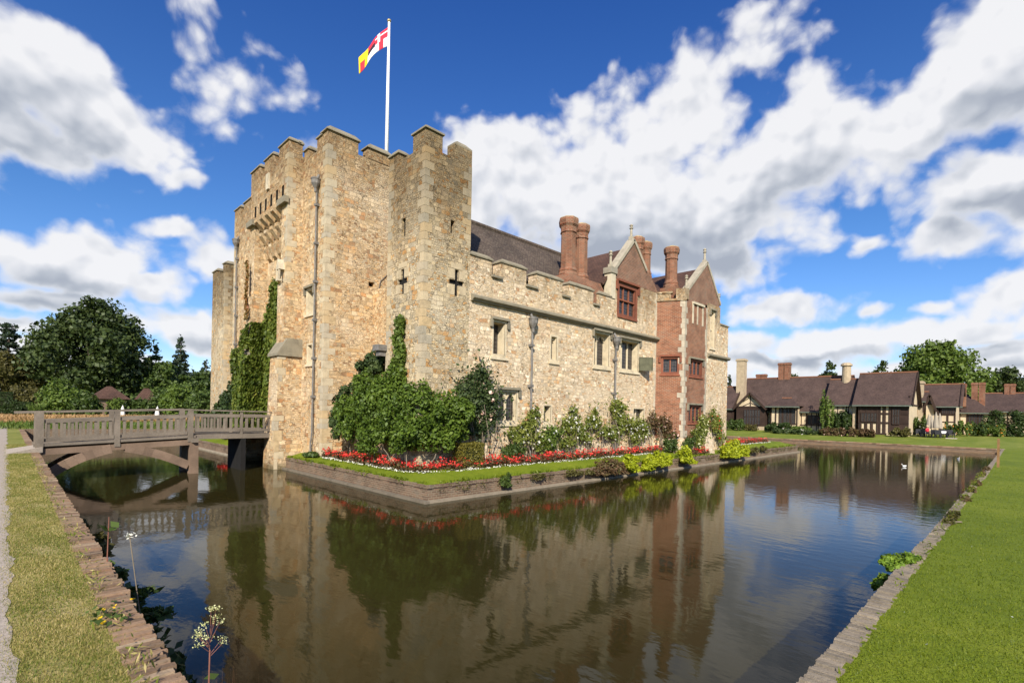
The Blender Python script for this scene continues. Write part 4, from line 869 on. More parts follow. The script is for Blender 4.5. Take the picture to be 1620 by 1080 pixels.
# ================================================================== FOOTBRIDGE
BR = empty('footbridge', (3.2, 25.6, 1.1), 'weathered oak footbridge with slatted balustrades across the moat to the gatehouse', 'bridge')
def bpart(mb, name, mat=M_OAK, parent=BR, label=None): return part(mb, name, mat, parent, label)
def dz(x): return 1.36+.235*min(max((x-.86)/4.8, 0), 1)            # deck top
YA, YB = 24.9, 26.4
m = MB()
for i in range(26): x = .8+i*.19; m.hexa([(x, YA+.02, dz(x)-.06), (x+.18, YA+.02, dz(x)-.06), (x+.18, YB-.02, dz(x)-.06), (x, YB-.02, dz(x)-.06), (x, YA+.02, dz(x)), (x+.18, YA+.02, dz(x)), (x+.18, YB-.02, dz(x)), (x, YB-.02, dz(x))])
for i in range(18): x = 5.75+i*.19; m.box(x, x+.18, YA+.05, YB+.3, 1.60, 1.66)
bpart(m, 'deck')
for y in (YA, YB):
    m = MB(); m.beam((.7, y, dz(.7)-.02), (5.75, y, dz(5.7)-.02), .16, .10); bpart(m, 'edge_board')
    m = MB(); m.beam((.75, y+.02, dz(.8)-.26), (5.7, y+.02, dz(5.7)-.26), .2, .22); bpart(m, 'beam', M_OAKW)
    m = MB(); m.beam((5.75, y+.04, 1.55), (8.95, y+.04, 1.55), .16, .2); bpart(m, 'beam')
    m = MB(); m.hexa([(5.50, y-.17, -.8), (5.86, y-.17, -.8), (5.86, y+.17, -.8), (5.50, y+.17, -.8), (5.53, y-.15, 1.34), (5.83, y-.15, 1.34), (5.83, y+.15, 1.34), (5.53, y+.15, 1.34)]); bpart(m, 'trestle_leg', M_OAKW if y == YA else M_OAK)
    for (p, q, c) in (((1.15, .30), (2.9, 1.16), (1.95, .95)), ((5.5, .36), (3.35, 1.18), (4.35, 1.0))):
        m = MB(); prev = None; N = 7
        for k in range(N):
            def bz(t_): return ((1-t_)**2*p[0]+2*t_*(1-t_)*c[0]+t_*t_*q[0], (1-t_)**2*p[1]+2*t_*(1-t_)*c[1]+t_*t_*q[1])
            a, b = bz(k/N), bz((k+1)/N); m.beam((a[0], y+.01, a[1]), (b[0], y+.01, b[1]), .2, .34)
        bpart(m, 'brace', M_OAKW)
m = MB(); m.beam((5.68, YA-.3, 1.42), (5.68, YB+.3, 1.42), .24, .18); bpart(m, 'cross_beam')
m = MB(); m.box(7.55, 7.75, YA-.02, YB+.4, -.8, 1.5); bpart(m, 'abutment', M_DARK)  # painted near-black for the shade under the bridge, not a stone colour
posts = [(.86, .22, 2.56), (3.08, .17, 2.62), (5.55, .19, 2.68)]
for y in (YA, YB):
    for (x, wd, zt) in posts:
        m = MB(); m.box(x-wd/2, x+wd/2, y-.1, y+.1, dz(x)-.22, zt); m.box(x-wd/2-.01, x+wd/2+.01, y-.11, y+.11, dz(x)-.24, dz(x)-.12); bpart(m, 'post')
    m = MB(); m.box(7.5, 7.6, y-.05, y+.05, 1.5, 2.62); bpart(m, 'post')
    m = MB(); m.beam((.2, y, 2.52), (5.62, y, 2.72), .10, .06); m.beam((5.62, y, 2.70), (8.95, y, 2.66), .07, .05); bpart(m, 'handrail')
    # balustrade bays
    for (xa, xb, f) in ((.98, 2.98, dz), (3.18, 5.44, dz), (5.72, 7.48, lambda x: 1.66), (7.62, 8.9, lambda x: 1.66)):
        zt = .84 if f is dz else .80
        m = MB(); m.beam((xa, y, f(xa)+zt), (xb, y, f(xb)+zt), .11, .12); m.beam((xa, y, f(xa)+.16), (xb, y, f(xb)+.16), .10, .11); o = bpart(m, 'balustrade')
        n = max(4, round((xb-xa)/.235)); bm_ = MB(); bm_.box(-.040, .040, -.018, .018, .2, .80); me0 = None
        for i in range(n):
            x = xa+(i+.5)*(xb-xa)/n; b_ = bm_.build('baluster', M_OAK) if me0 is None else bpy.data.objects.new('baluster', me0)
            if me0 is None: me0 = b_.data
            else: COL.objects.link(b_)
            b_.parent = o; b_.location = Vector((x, y, f(x)))-origin(o)

# ================================================================== PLANTS
def jit(n, s): return rng.normal(size=(n, 3))*s
def bush(name, label, cat, blobs_, n, size, mat, foot, group=None, thick=.45, flat_=.45, stems=0, blooms=None, single=False, loose=0.):
    """foliage over ellipsoid clumps; optional stems and blooms as parts"""
    sub = []
    for (x, y, z, rx, ry, rz) in blobs_:                  # break each mass into smaller leafy clumps
        k = max(4, int(5+9*(rx*ry*rz)**.34/.6)); d = rng.normal(size=(k, 3)); d /= np.linalg.norm(d, axis=1)[:, None]
        sub.append((x, y, z, rx*.74, ry*.8, rz*.74))
        for q in d: s_ = rng.uniform(.22, .42); e_ = rng.uniform(.62, .95); sub.append((x+q[0]*rx*e_, y+q[1]*ry*e_, z+q[2]*rz*e_, rx*s_, ry*s_, rz*s_))
    p, nr = shell(sub, n, thick)
    if loose: p += jit(len(p), loose)*np.array([1.3, .5, 1.4])*(rng.random(len(p))**3)[:, None]*3
    p[:, 2] = np.maximum(p[:, 2], foot[2]+.03+.1*rng.random(len(p)))
    nr = nr+np.array([0, 0, .35]); nr /= np.linalg.norm(nr, axis=1)[:, None]
    if single:
        o = leaves(name, p, size, mat, None, nr, flat_); return tag(base(o, *foot), label, cat, group)
    t_ = empty(name, foot, label, cat, group); leaves('foliage', p, size, mat, t_, nr, flat_)
    if stems:
        m_ = MB()
        for i in range(stems):
            b = blobs_[i % len(blobs_)]; a = Vector((foot[0]+rng.normal()*.12+(b[0]-foot[0])*.55, foot[1]+rng.normal()*.08+(b[1]-foot[1])*.5, foot[2])); c_ = Vector((b[0]+rng.normal()*b[3]*.4, b[1], b[2]+rng.normal()*b[5]*.3)); md = (a+c_)/2+Vector(rng.normal(size=3)*.12)
            m_.tube([a, md, c_], [.022, .016, .01], 5)
        m_.build('stem', L_TWIG, t_)
    if blooms:
        nb, bs, bmat, toward = blooms; pb_, nb_ = shell(sub, nb*3, .05); k = (nb_ @ np.array(toward)) > -.1; pb_, nb_ = pb_[k][:nb], nb_[k][:nb]; pb_ = pb_+nb_*.03
        q = np.repeat(pb_, 6, 0)+jit(len(pb_)*6, bs*.28); leaves('bloom', q, bs, bmat, t_, np.repeat(nb_, 6, 0), .8, .9)
    return t_
TOW = (-.7, -.7, .2)
# large wisteria round the turret corner
bl = [(9.95, 19.2, 2.5, .55, .85, 1.0), (9.9, 18.2, 2.9, .62, .9, 1.3), (9.95, 17.0, 3.1, .66, .95, 1.3), (9.9, 15.9, 2.9, .72, .95, 1.35), (10.1, 14.9, 2.7, .8, .85, 1.2), (10.9, 14.45, 2.6, .85, .72, 1.05), (11.6, 14.4, 2.75, .7, .65, .85), (10.15, 16.4, 4.0, .4, .7, .7), (9.85, 15.2, 1.9, .62, .8, .6), (9.8, 17.2, 1.95, .6, 1.0, .6)]
ws = bush('wisteria', 'huge mid-green wisteria shrub hiding the foot of the near corner turret', 'shrub', bl, 40000, .105, L_SHRUB, (10.2, 15.0, .8), None, .4, .5, stems=10)
p, nr = shell([(10.25, 16.25+.08*math.sin(k*2), 4.3+k*.3, .2, .42-.03*k, .3) for k in range(7)], 2600, .6); leaves('climbing_shoot', p, .12, L_LIGHT, ws, nr, .5)
bush('evergreen_shrub', 'dark narrow-leaved shrub between the wisteria and the gatehouse wall', 'shrub', [(10.5, 20.4, 3.3, .6, .7, .7), (10.7, 19.3, 4.2, .6, .8, .7), (10.7, 18.4, 4.8, .5, .6, .55), (10.3, 20.8, 2.4, .5, .5, .8)], 7000, .15, L_DARK, (10.7, 20, .85), stems=4)
t_ = bush('climbing_rose', 'dark-leaved climbing rose with blush blooms left of the arched twin window', 'climber', [(12.7, 14.72, 3.2, .55, .28, .7), (13.3, 14.7, 3.6, .45, .26, .6), (13.65, 14.72, 2.9, .4, .26, .7), (12.9, 14.75, 2.3, .6, .25, .5), (13.0, 14.78, 4.3, .3, .2, .4), (12.3, 14.7, 3.8, .4, .25, .5)], 7500, .105, L_DARK, (13.2, 14.75, .9), 'climbing roses on the range wall', stems=12, loose=.12, blooms=(20, .12, F_PINK, TOW))
hb = MB(); 
def clipped(name, label, x0, x1, y0, y1, z0, z1, mat, n, size, cat='hedge', group=None):
    P_ = []; N_ = []
    A = [((x1-x0)*(y1-y0), 'z'), ((x1-x0)*(z1-z0), 'y'), ((y1-y0)*(z1-z0), 'x')]; tot = A[0][0]+2*A[1][0]+2*A[2][0]
    for (ar, ax) in A:
        for sgn in ((1,) if ax == 'z' else (-1, 1)):
            k = int(n*ar/tot); u = rng.random((k, 3)); q = np.array([x0, y0, z0])+u*np.array([x1-x0, y1-y0, z1-z0]); i = 'xyz'.index(ax); lim = ((x0, x1), (y0, y1), (z0, z1))[i]
            q[:, i] = (lim[1] if sgn > 0 else lim[0])-sgn*.1*rng.random(k)**2+.025*rng.normal(size=k); nn = np.zeros((k, 3)); nn[:, i] = sgn; P_.append(q); N_.append(nn)
    p_ = np.concatenate(P_); n_ = np.concatenate(N_)
    t__ = empty(name, ((x0+x1)/2, (y0+y1)/2, z0), label, cat, group); leaves('foliage', p_, size, mat, t__, n_, .45)
    c_ = MB(); c_.box(x0+.07, x1-.07, y0+.07, y1-.07, z0-.05, z1-.07); c_.build('twig_core', flat('hedge_core', (.02, .024, .008), .95) if 'hedge_core' not in MATS else MATS['hedge_core'], t__)
    return t__
clipped('box_hedge', 'square clipped yellow-green box block among the red flowers', 11.55, 12.55, 13.95, 14.6, .8, 1.72, L_BOXY, 5500, .05)
ROSES = [
 ('white climbing rose round the first downpipe beside the arched window', [(15.9, 14.72, 2.5, .5, .22, .6), (15.5, 14.7, 1.9, .6, .25, .45), (16.3, 14.74, 3.1, .3, .18, .4), (16.2, 14.7, 1.7, .45, .25, .5)], 3600, L_ROSE, 26, F_WHITE),
 ('low round leafy bush under the arched twin window', [(14.6, 14.45, 1.35, .5, .3, .4), (14.3, 14.45, 1.2, .35, .3, .35)], 2400, L_MID, 0, None),
 ('yellowish climbing rose under the small square window', [(17.1, 14.7, 1.9, .6, .24, .4), (17.6, 14.7, 2.2, .45, .22, .4), (16.9, 14.6, 1.4, .35, .25, .4)], 2600, L_LIGHT, 6, F_WHITE),
 ('white climbing rose right of the small square window', [(18.6, 14.72, 2.6, .6, .22, .55), (19.2, 14.7, 2.3, .55, .22, .55), (18.4, 14.74, 1.7, .45, .2, .4), (18.9, 14.74, 3.2, .25, .15, .3)], 3600, L_ROSE, 34, F_WHITE),
 ('sparse white climbing rose left of the second downpipe', [(20.4, 14.74, 2.7, .7, .2, .45), (21.1, 14.74, 2.2, .6, .2, .5), (20.5, 14.76, 3.3, .2, .15, .45), (19.9, 14.76, 1.8, .35, .18, .35)], 3000, L_ROSE, 28, F_WHITE),
 ('tall climbing rose with orange-brown tips growing up the second downpipe', [(22.3, 14.7, 3.5, .35, .22, .6), (22.5, 14.7, 2.8, .5, .24, .5), (22.2, 14.74, 2.1, .5, .22, .5), (22.9, 14.74, 3.5, .3, .18, .4)], 3200, L_ROSE, 18, F_WHITE),
 ('full white climbing rose under the little twin window', [(23.8, 14.7, 2.5, .75, .25, .55), (24.7, 14.7, 2.3, .6, .24, .6), (24.1, 14.74, 1.7, .5, .2, .45), (25.2, 14.74, 2.0, .4, .2, .6)], 4000, L_ROSE, 46, F_WHITE),
 ('bronze-tinted climbing rose at the foot of the brick bay', [(26.2, 14.5, 2.7, .7, .25, .6), (26.9, 14.3, 2.4, .5, .3, .7), (25.7, 14.6, 3.1, .3, .2, .5), (26.9, 14.0, 1.9, .4, .3, .4)], 2600, L_PURP, 14, F_PINK),
 ('dark rounded shrub with one white rose before the brick bay', [(26.4, 13.75, 1.35, .4, .3, .5), (26.7, 13.7, 1.1, .4, .25, .3)], 2200, L_MID, 3, F_WHITE),
 ('spreading green shrub at the corner of the brick bay', [(27.6, 13.35, 1.35, .5, .22, .45), (28.0, 13.3, 1.55, .4, .2, .35)], 2000, L_MID, 0, None),
 ('white-flowered rose against the end tower buttress', [(29.0, 13.3, 1.9, .6, .25, .55), (29.4, 13.35, 2.5, .5, .22, .45), (29.8, 13.4, 2.9, .5, .2, .4), (28.8, 13.2, 1.3, .4, .2, .4)], 3600, L_ROSE, 44, F_CREAM),
 ('tall red-flowered rose at the far corner of the castle', [(31.3, 13.35, 2.6, .6, .22, .7), (32.2, 13.4, 2.4, .6, .22, .8), (31.0, 13.4, 3.4, .3, .2, .4), (32.6, 13.4, 1.7, .45, .2, .45)], 3200, L_ROSE, 18, F_RED)]
for lab, bl, n, mat, nb, fm in ROSES:
    fx = sum(b[0] for b in bl)/len(bl); fy = max(b[1] for b in bl)
    bl = [(b[0]+rng.normal()*.12, b[1], .9+(b[2]-.9)*.88+rng.normal()*.08, b[3]*1.25, b[4], b[5]*rng.uniform(.6, .95)) for b in bl]; n = int(n*.8)
    bush('climbing_rose' if 'rose' in lab else 'leafy_bush', lab, 'climber' if 'climb' in lab else 'shrub', bl, n, .10, mat, (fx, fy, .86), 'climbing roses on the range wall' if 'rose' in lab else None, .7, .65, stems=9 if 'climb' in lab else 3, loose=.085 if 'rose' in lab else .04, blooms=(int(nb*1.4), .066, fm, TOW) if nb else None)
# red bedding with white edging
def bedding(name, strips, n, size, mat, h0, h1, kind_label):
    P_ = []
    for (x0, y0, x1, y1, w0, zz) in strips:
        k = int(n*math.hypot(x1-x0, y1-y0)); u = rng.random(k); v = (rng.random(k)-.5)*w0; L_ = math.hypot(x1-x0, y1-y0); nx, ny = -(y1-y0)/L_, (x1-x0)/L_
        x = x0+(x1-x0)*u+nx*v; y = y0+(y1-y0)*u+ny*v; cl = .5+.5*np.sin(x*5.3+y*4.1+np.sin(x*1.7)*2); z = zz+h0+(h1-h0)*rng.random(k)*(.35+.65*cl); gap = np.sin(x*9.1+np.sin(y*7)*2)+np.sin(y*8.3+x*2.1)+.9*rng.normal(size=k); kk = gap > (-.7 if 'red' in name else -1.2 if 'white' in name else -9); P_.append(np.stack([x, y, z], 1)[kk])
    p_ = np.concatenate(P_); o = leaves(name, p_, size, mat, None, np.tile([0, 0, 1.], (len(p_), 1)), .7, .85); o['kind'] = 'stuff'; return tag(o, kind_label, 'flowers')
S_ = [(9.98, 21.6, 9.98, 15.2, .35, .80), (9.98, 15.2, 10.25, 14.25, .45, .82), (10.25, 14.25, 11.3, 14.1, .4, .84), (11.3, 14.15, 25.9, 14.2, .5, .84), (28.1, 13.28, 30.0, 13.2, .16, .66), (34.2, 14.5, 43.5, 14.5, .7, .86)]
bedding('bedding_leaves', S_, 520, .07, L_PURP, .0, .26, 'low green and bronze leaves of the bedding plants')
bedding('red_bedding_flowers', S_, 210, .066, F_RED, .08, .42, 'dense red bedding flowers along the castle walls')
bedding('white_edging_flowers', [(9.74, 21.4, 9.74, 15.0, .1, .74), (9.74, 15.0, 10.1, 13.95, .12, .76), (10.1, 13.95, 11.3, 13.83, .1, .78), (11.3, 13.85, 26, 13.86, .1, .79), (34.2, 14.0, 43.5, 14.05, .12, .86)], 70, .042, F_WHITE, .0, .09, 'thin band of white edging flowers in front of the red bed')
# plants on the retaining wall
LM = 'lime green mounds overhanging the island wall'
for lab, bl, n, mat, sz in [
 ('first lime-green mound right of the bronze bush, overhanging the water', [(20.6, 12.75, .50, .48, .38, .38), (20.9, 12.7, .25, .35, .3, .25)], 2400, L_LIME, .10),
 ('small lime-green mound between two larger ones on the island wall', [(22.3, 12.75, .38, .38, .32, .34)], 1500, L_LIME, .10),
 ('wide lime-green mound in the middle of the island wall row', [(23.1, 12.8, .62, .55, .36, .38), (23.7, 12.8, .5, .4, .34, .36)], 2600, L_LIME, .10),
 ('upright lime-green mound directly below the brick bay', [(26.2, 12.8, .62, .5, .36, .42), (26.5, 12.75, .3, .45, .3, .3)], 2300, L_LIME, .10),
 ('largest lime-green mound below the end tower', [(31.9, 12.75, .62, .8, .4, .42), (33.2, 12.8, .78, .9, .42, .45), (32.6, 12.7, .4, .8, .34, .3), (34.2, 12.75, .5, .6, .36, .35)], 4800, L_LIME, .115),
 ('bronze and dark green bush overhanging the water left of the lime mounds', [(18.8, 12.75, .55, .55, .36, .42), (19.5, 12.75, .42, .5, .36, .45), (18.4, 12.75, .3, .4, .3, .3)], 3200, L_PURP, .09),
 ('low trailing green plant on the island wall near its corner', [(12.6, 12.85, .42, .28, .16, .3), (12.7, 12.8, .2, .2, .14, .18)], 900, L_MID, .08),
 ('thin trailing plants scattered on the island wall left of the bronze bush', [(16.6, 12.85, .42, .7, .14, .18), (17.6, 12.85, .34, .4, .14, .2), (14.3, 12.88, .45, .5, .12, .12)], 1100, L_OLIVE, .07),
 ('dry seed heads on the island wall before its far end', [(36.4, 12.85, .6, .9, .2, .25), (38.3, 12.85, .62, .6, .2, .25)], 900, L_OLIVE, .09),
 ('tuft of grass at the foot of the gatehouse corner', [(9.75, 22.4, .78, .25, .55, .12)], 900, L_MID, .13)]:
    bl = [(b[0], b[1]-.04, b[2]+.04, b[3]*1.2, b[4]*1.2, b[5]*1.2) for b in bl] if 'lime' in lab else bl; n = int(n*1.3)
    f = bl[0]; bush('wall_plant', lab, 'plant', bl, n, sz, mat, (f[0], f[1]+.1, f[2]-f[5]*.8), LM if 'lime' in lab else None, .5, .5, single=True)
def fringe(name, label, n, fx, fy, z, size, mat):
    u = rng.random(n); x, y = fx(u), fy(u); m_ = (np.sin(x*3.3+y*2.7)+np.sin(x*7.1-y*5.3)+.8*rng.normal(size=n)) > .1; x, y = x[m_], y[m_]; k = len(x)
    P_ = np.stack([x+rng.normal(size=k)*.05, y+rng.normal(size=k)*.05, z-.10+.16*rng.random(k)], 1); o = leaves(name, P_, size, mat, None, None, .5, .22, gravity=.8); o['kind'] = 'stuff'; return tag(o, label, 'grass')
fringe('kerb_grass', 'ragged grass and moss hanging over the long side of the island wall', 11000, lambda u: 9.4+37*u, lambda u: 13.06+0*u, .58, .12, L_GRASS)
fringe('kerb_grass', 'ragged grass and moss hanging over the bridge side of the island wall', 3600, lambda u: 9.36+0*u, lambda u: 13.1+11*u, .58, .11, L_GRASS)
fringe('kerb_moss', 'olive moss and dry weeds along the face of the island wall', 5200, lambda u: 9.5+37*u, lambda u: 12.98+0*u, .36, .08, L_OLIVE)
fringe('kerb_grass', 'grass tufts creeping over the near left edging wall', 2600, lambda u: .66+0*u, lambda u: 2.2+20*u, 1.15, .05, L_GRDRY)
fringe('kerb_grass', 'grass tufts creeping over the right edging wall', 3000, lambda u: 3.6+22*u, lambda u: .90+0*u, 1.03, .05, L_GRASS)
# ivy on the gatehouse
def ivy_on(pts_fn, n, size, mat, name, label, foot, nrm, cat='climber', extra=None):
    p_ = pts_fn(n); o = leaves(name, p_, size, mat, None, np.tile(np.array(nrm, float), (len(p_), 1)), .42, .9); return tag(base(o, *foot), label, cat)
def ivyA(n):
    y = rng.uniform(25.5, 31.4, n*3); z = rng.uniform(1.75, 9.6, n*3)
    yl = np.interp(z, [1.7, 4, 6.0, 6.7, 7.6, 8.6, 9.6], [31.3, 31.3, 31.0, 30.2, 28.6, 28.1, 27.6]); yr = np.interp(z, [1.7, 5.0, 6.2, 8.3, 9.0, 9.6], [25.75, 25.8, 26.5, 26.7, 27.2, 27.4])
    k = (y < yl+.12*np.sin(z*5)) & (y > yr+.1*np.sin(z*6)); y, z = y[k][:n], z[k][:n]
    x = np.where(y < 28.95, 9.9, np.where(y < 30.5, 8.88-.02, 9.84)); x = np.where((z > 6) & (y >= 28.95) & (y < 30.0), 9.12, np.where((z > 6) & (y >= 30), 9.9, x)); x = x-.12*rng.random(len(x))-.18*np.maximum(0, np.sin(y*2.1+z*1.3))*rng.random(len(x))
    m_ = int(n*.3); zs_ = rng.uniform(1.7, 7.4, m_); xs_ = np.where(zs_ < 5.6, rng.uniform(8.82, 9.95, m_), rng.uniform(9.15, 9.95, m_)); ys_ = np.where(zs_ < 5.6, 28.97, 29.02)-.14*rng.random(m_); f_ = np.stack([x, y, z], 1); return np.concatenate([f_, np.stack([xs_, ys_, zs_], 1)])
ivy_on(ivyA, 17000, .15, L_IVY, 'ivy', 'thick green ivy covering the gatehouse entrance front', (9.4, 28.5, 1.7), (-1, 0, .25))
def ivyB(n):
    z = rng.uniform(3.0, 10.8, n); c_ = np.where(rng.random(n) < .5, 29.6+.1*np.sin(z*3), 27.0+.08*np.sin(z*2.3)); c_ = np.where((z < 7.6), 30.9+(z-5)*.1, c_); y = c_+rng.normal(size=n)*.13*np.interp(z, [3, 10.8], [2.2, .6]); x = np.where(y > 29.9, 9.93, np.where(y > 28.9, 9.12, 9.94))-.06*rng.random(n); return np.stack([x, y, z], 1)
ivy_on(ivyB, 2600, .12, L_IVYR, 'creeper', 'thin strands of yellow and red creeper above and left of the ivy', (9.9, 30.9, 3.0), (-1, 0, .2))
bush('evergreen_shrub', 'dark climbing shrub at the foot of the far corner turret', 'shrub', [(10.0, 36.5, 2.6, .5, 1.2, 1.1), (9.9, 34.6, 3.0, .45, 1.2, 1.3), (10.1, 38.2, 2.0, .5, 1.2, .9), (9.9, 33.2, 2.2, .4, .8, 1.2), (10.0, 39.8, 1.6, .5, 1.0, .6)], 6500, .2, L_HEDGE, (10.0, 36.5, .85), stems=5)
bush('pale_shrub', 'low red-flowered bed plants on the island left of the bridge', 'shrub', [(9.95, 36, 1.0, .25, .8, .2), (9.95, 34.3, 1.0, .25, .5, .2)], 900, .12, F_RED, (9.95, 35.4, .8), single=True)

# ================================================================== TREES
def tree(name, label, x, y, z0, H, R, mat, n, size, group=None, style='round', trunk_h=.3, seed=0):
    r = random.Random(seed); t_ = empty(name, (x, y, z0), label, 'tree', group)
    m_ = MB(); tips = []; hs = H*trunk_h
    if style == 'conifer':
        m_.tube([(x, y, z0), (x, y, z0+H*.98)], [H*.022, H*.003], 7)
        nl = 16
        for i in range(nl):
            f = i/(nl-1); z = z0+H*(.16+.8*f); rr = R*(1-f)**.8*(.85+.3*r.random())+.15
            for k in range(6 if f < .8 else 3):
                a = r.random()*2*PI; ex, ey = x+math.cos(a)*rr, y+math.sin(a)*rr; ez = z-rr*.18; tips.append((x+math.cos(a)*rr*.6, y+math.sin(a)*rr*.6, z-rr*.08, rr*.5, rr*.5, H*.026)); m_.tube([(x, y, z), (ex, ey, ez)], [H*.005, H*.001], 4)
        tips.append((x, y, z0+H*.95, R*.1, R*.1, H*.05))
    elif style == 'tiered':                                    # cedar: flat plates
        m_.tube([(x, y, z0), (x+.2, y, z0+H*.9)], [H*.025, H*.006], 7)
        for i in range(11):
            f = i/10; z = z0+H*(.42+.55*f); rr = R*(1.0-.55*f)
            for k in range(3):
                a = r.random()*2*PI; d = rr*r.uniform(.4, .9); tips.append((x+math.cos(a)*d, y+math.sin(a)*d, z, rr*.42, rr*.42, H*.018)); m_.tube([(x+.1, y, z-H*.02), (x+math.cos(a)*d, y+math.sin(a)*d, z)], [H*.008, H*.002], 4)
    else:
        m_.tube([(x, y, z0-.2), (x+r.uniform(-.2, .2), y, z0+hs*.6), (x+r.uniform(-.3, .3), y, z0+H*.72)], [H*.03, H*.022, H*.006], 8)
        nb = 42 if R > 4 else 20
        for i in range(nb):
            a = i*2.399+r.uniform(-.3, .3); f = (i+.5)/nb; zc = z0+hs+(H-hs)*(f**.9); env = math.sin(PI*min(1, .16+.84*f)**.82)**.75 if f < .985 else .3
            d = R*env*r.uniform(.5, 1.0); s_ = R*r.uniform(.17, .34)*(.75 if f > .85 else 1); c_ = (x+math.cos(a)*d, y+math.sin(a)*d, zc+r.uniform(-.03, .03)*H-s_*.3)
            tips.append((*c_, s_*1.15, s_*1.15, s_*.85))
            if i % 2 == 0: m_.tube([(x, y, z0+hs*.7+(zc-z0-hs)*.25), ((x+c_[0])/2, (y+c_[1])/2, (z0+hs+zc)/2), c_], [H*.012, H*.006, H*.002], 5)
        for i in range(14): a = r.random()*2*PI; d = R*.45*r.random(); tips.append((x+math.cos(a)*d, y+math.sin(a)*d, z0+hs+(H-hs)*r.uniform(.15, .75), R*.33, R*.33, R*.3))
    m_.build('trunk', L_BARK, t_); p_, n_ = shell(tips, n, .75); p_ += jit(len(p_), size*.35); n_ = n_+np.array([0, 0, .3]); n_ /= np.linalg.norm(n_, axis=1)[:, None]
    leaves('crown', p_, size, mat, t_, n_, .55, .75)
    return t_
def tpos(px, depth):
    p = at(px, 651, depth); return p.x, p.y, zg(p.x, p.y) if p.x > 20 and p.y < 46 else zg(p.x, p.y)
def tree_px(name, label, px, ytop, wpx, depth, mat, n, size, style='round', group=None, th=.3, seed=0):
    x, y, z = tpos(px, depth); zt = at(px, ytop, depth).z; return tree(name, label, x, y, z, zt-z, wpx/800*depth/2, mat, n, size, group, style, th, seed)
GL = 'trees beyond the left bank'; GR = 'trees behind the village roofs'
tree_px('oak_tree', 'very large dark oak towering over the wooden huts', 152, 476, 172, 88, L_OAK, 34000, .50, group=GL, th=.12, seed=3)
tree_px('oak_tree', 'smaller dark rounded tree merging with the left flank of the big oak', 66, 530, 80, 92, L_OAK, 12000, .5, group=GL, th=.1, seed=4)
tree_px('cedar_tree', 'flat-topped cedar with bare lower trunk at the left edge', 10, 511, 46, 100, L_CONIF, 5000, .45, 'tiered', GL, seed=5)
tree_px('broadleaf_tree', 'olive-brown rounded tree at the left edge above the topiary', 12, 560, 90, 78, L_OLIVE, 12000, .4, group=GL, th=.1, seed=6)
tree_px('conifer_tree', 'tall pointed conifer right of the big oak', 284, 530, 46, 98, L_CONIF, 7000, .42, 'conifer', GL, seed=7)
tree_px('conifer_tree', 'short dark conifer tip beside the far corner turret', 325, 566, 40, 104, L_CONIF, 5000, .42, 'conifer', GL, seed=8)
tree_px('broadleaf_tree', 'mid-green tree below the tall conifer', 262, 572, 74, 84, L_MID, 9000, .42, group=GL, th=.1, seed=9)
tree_px('broadleaf_tree', 'thin grey-green tree between the oak and the conifer', 243, 545, 30, 95, L_MID, 1500, .42, group=GL, th=.3, seed=10)
tree_px('broadleaf_tree', 'bushy olive-green tree against the far corner turret', 318, 590, 60, 80, L_MID, 7500, .38, group=GL, th=.08, seed=11)
tree_px('broadleaf_tree', 'dark tree filling the gap behind the two huts', 215, 575, 90, 94, L_OAK, 9000, .5, group=GL, th=.05, seed=12)
for lab, px, yt, wd, dep, mat, n, sd in [('bright green shrub right of the tall grass tuft', 100, 601, 62, 60, L_LIGHT, 6000, 20), ('green shrub in front of the first wooden hut', 138, 622, 36, 58, L_MID, 3000, 21), ('yellow-green shrub by the closed white parasol', 186, 628, 26, 62, L_LIGHT, 2200, 22), ('dark bronze shrub behind the topiary hedge', 40, 610, 50, 66, L_OLIVE, 4500, 23), ('wide light green shrub right of the second hut', 288, 606, 52, 60, L_LIGHT, 6000, 24), ('green shrub between the two huts', 222, 630, 24, 62, L_MID, 1800, 25), ('low green shrub before the far corner turret', 322, 618, 46, 56, L_MID, 4500, 26), ('mid-green shrub left of the wide light green one', 258, 612, 40, 64, L_MID, 3500, 27)]:
    x, y, z = tpos(px, dep); zt = at(px, yt, dep).z; rr = wd/800*dep/2; bush('garden_shrub', lab, 'shrub', [(x, y, z+(zt-z)*.5, rr, rr, (zt-z)*.5), (x+rr*.4, y-rr*.4, z+(zt-z)*.4, rr*.7, rr*.7, (zt-z)*.42), (x-rr*.4, y+rr*.4, z+(zt-z)*.38, rr*.7, rr*.7, (zt-z)*.4)], n, .28, mat, (x, y, z), 'garden shrubs on the far left bank', .5, .5, stems=4)
# trees on the right
tree_px('broadleaf_tree', 'largest light green tree behind the village', 1478, 541, 126, 128, L_LIGHT, 30000, .6, group=GR, th=.12, seed=31)
tree_px('broadleaf_tree', 'lower dark tree left of the large light green one', 1392, 576, 50, 135, L_OAK, 6000, .6, group=GR, th=.1, seed=32)
tree_px('broadleaf_tree', 'small rounded dark tree left of the cylindrical stone chimney', 1312, 574, 44, 130, L_OAK, 5000, .55, group=GR, th=.1, seed=33)
tree_px('broadleaf_tree', 'low dark tree behind the brick chimney', 1250, 592, 50, 130, L_OAK, 4000, .55, group=GR, th=.1, seed=34)
tree_px('broadleaf_tree', 'dark green tree at the right edge behind the last roof', 1590, 582, 90, 132, L_OAK, 12000, .6, group=GR, th=.1, seed=35)
tree_px('broadleaf_tree', 'green tree between the large one and the right-edge one', 1545, 596, 60, 140, L_MID, 6000, .6, group=GR, th=.1, seed=36)
tree_px('poplar_tree', 'slim conifer tip between the castle and the stone chimney', 1153, 592, 10, 130, L_CONIF, 1500, .5, 'conifer', GR, seed=37)
tree_px('broadleaf_tree', 'dark tree beyond the right edge of the photo', 1680, 590, 110, 130, L_OAK, 6000, .7, group=GR, th=.1, seed=38)
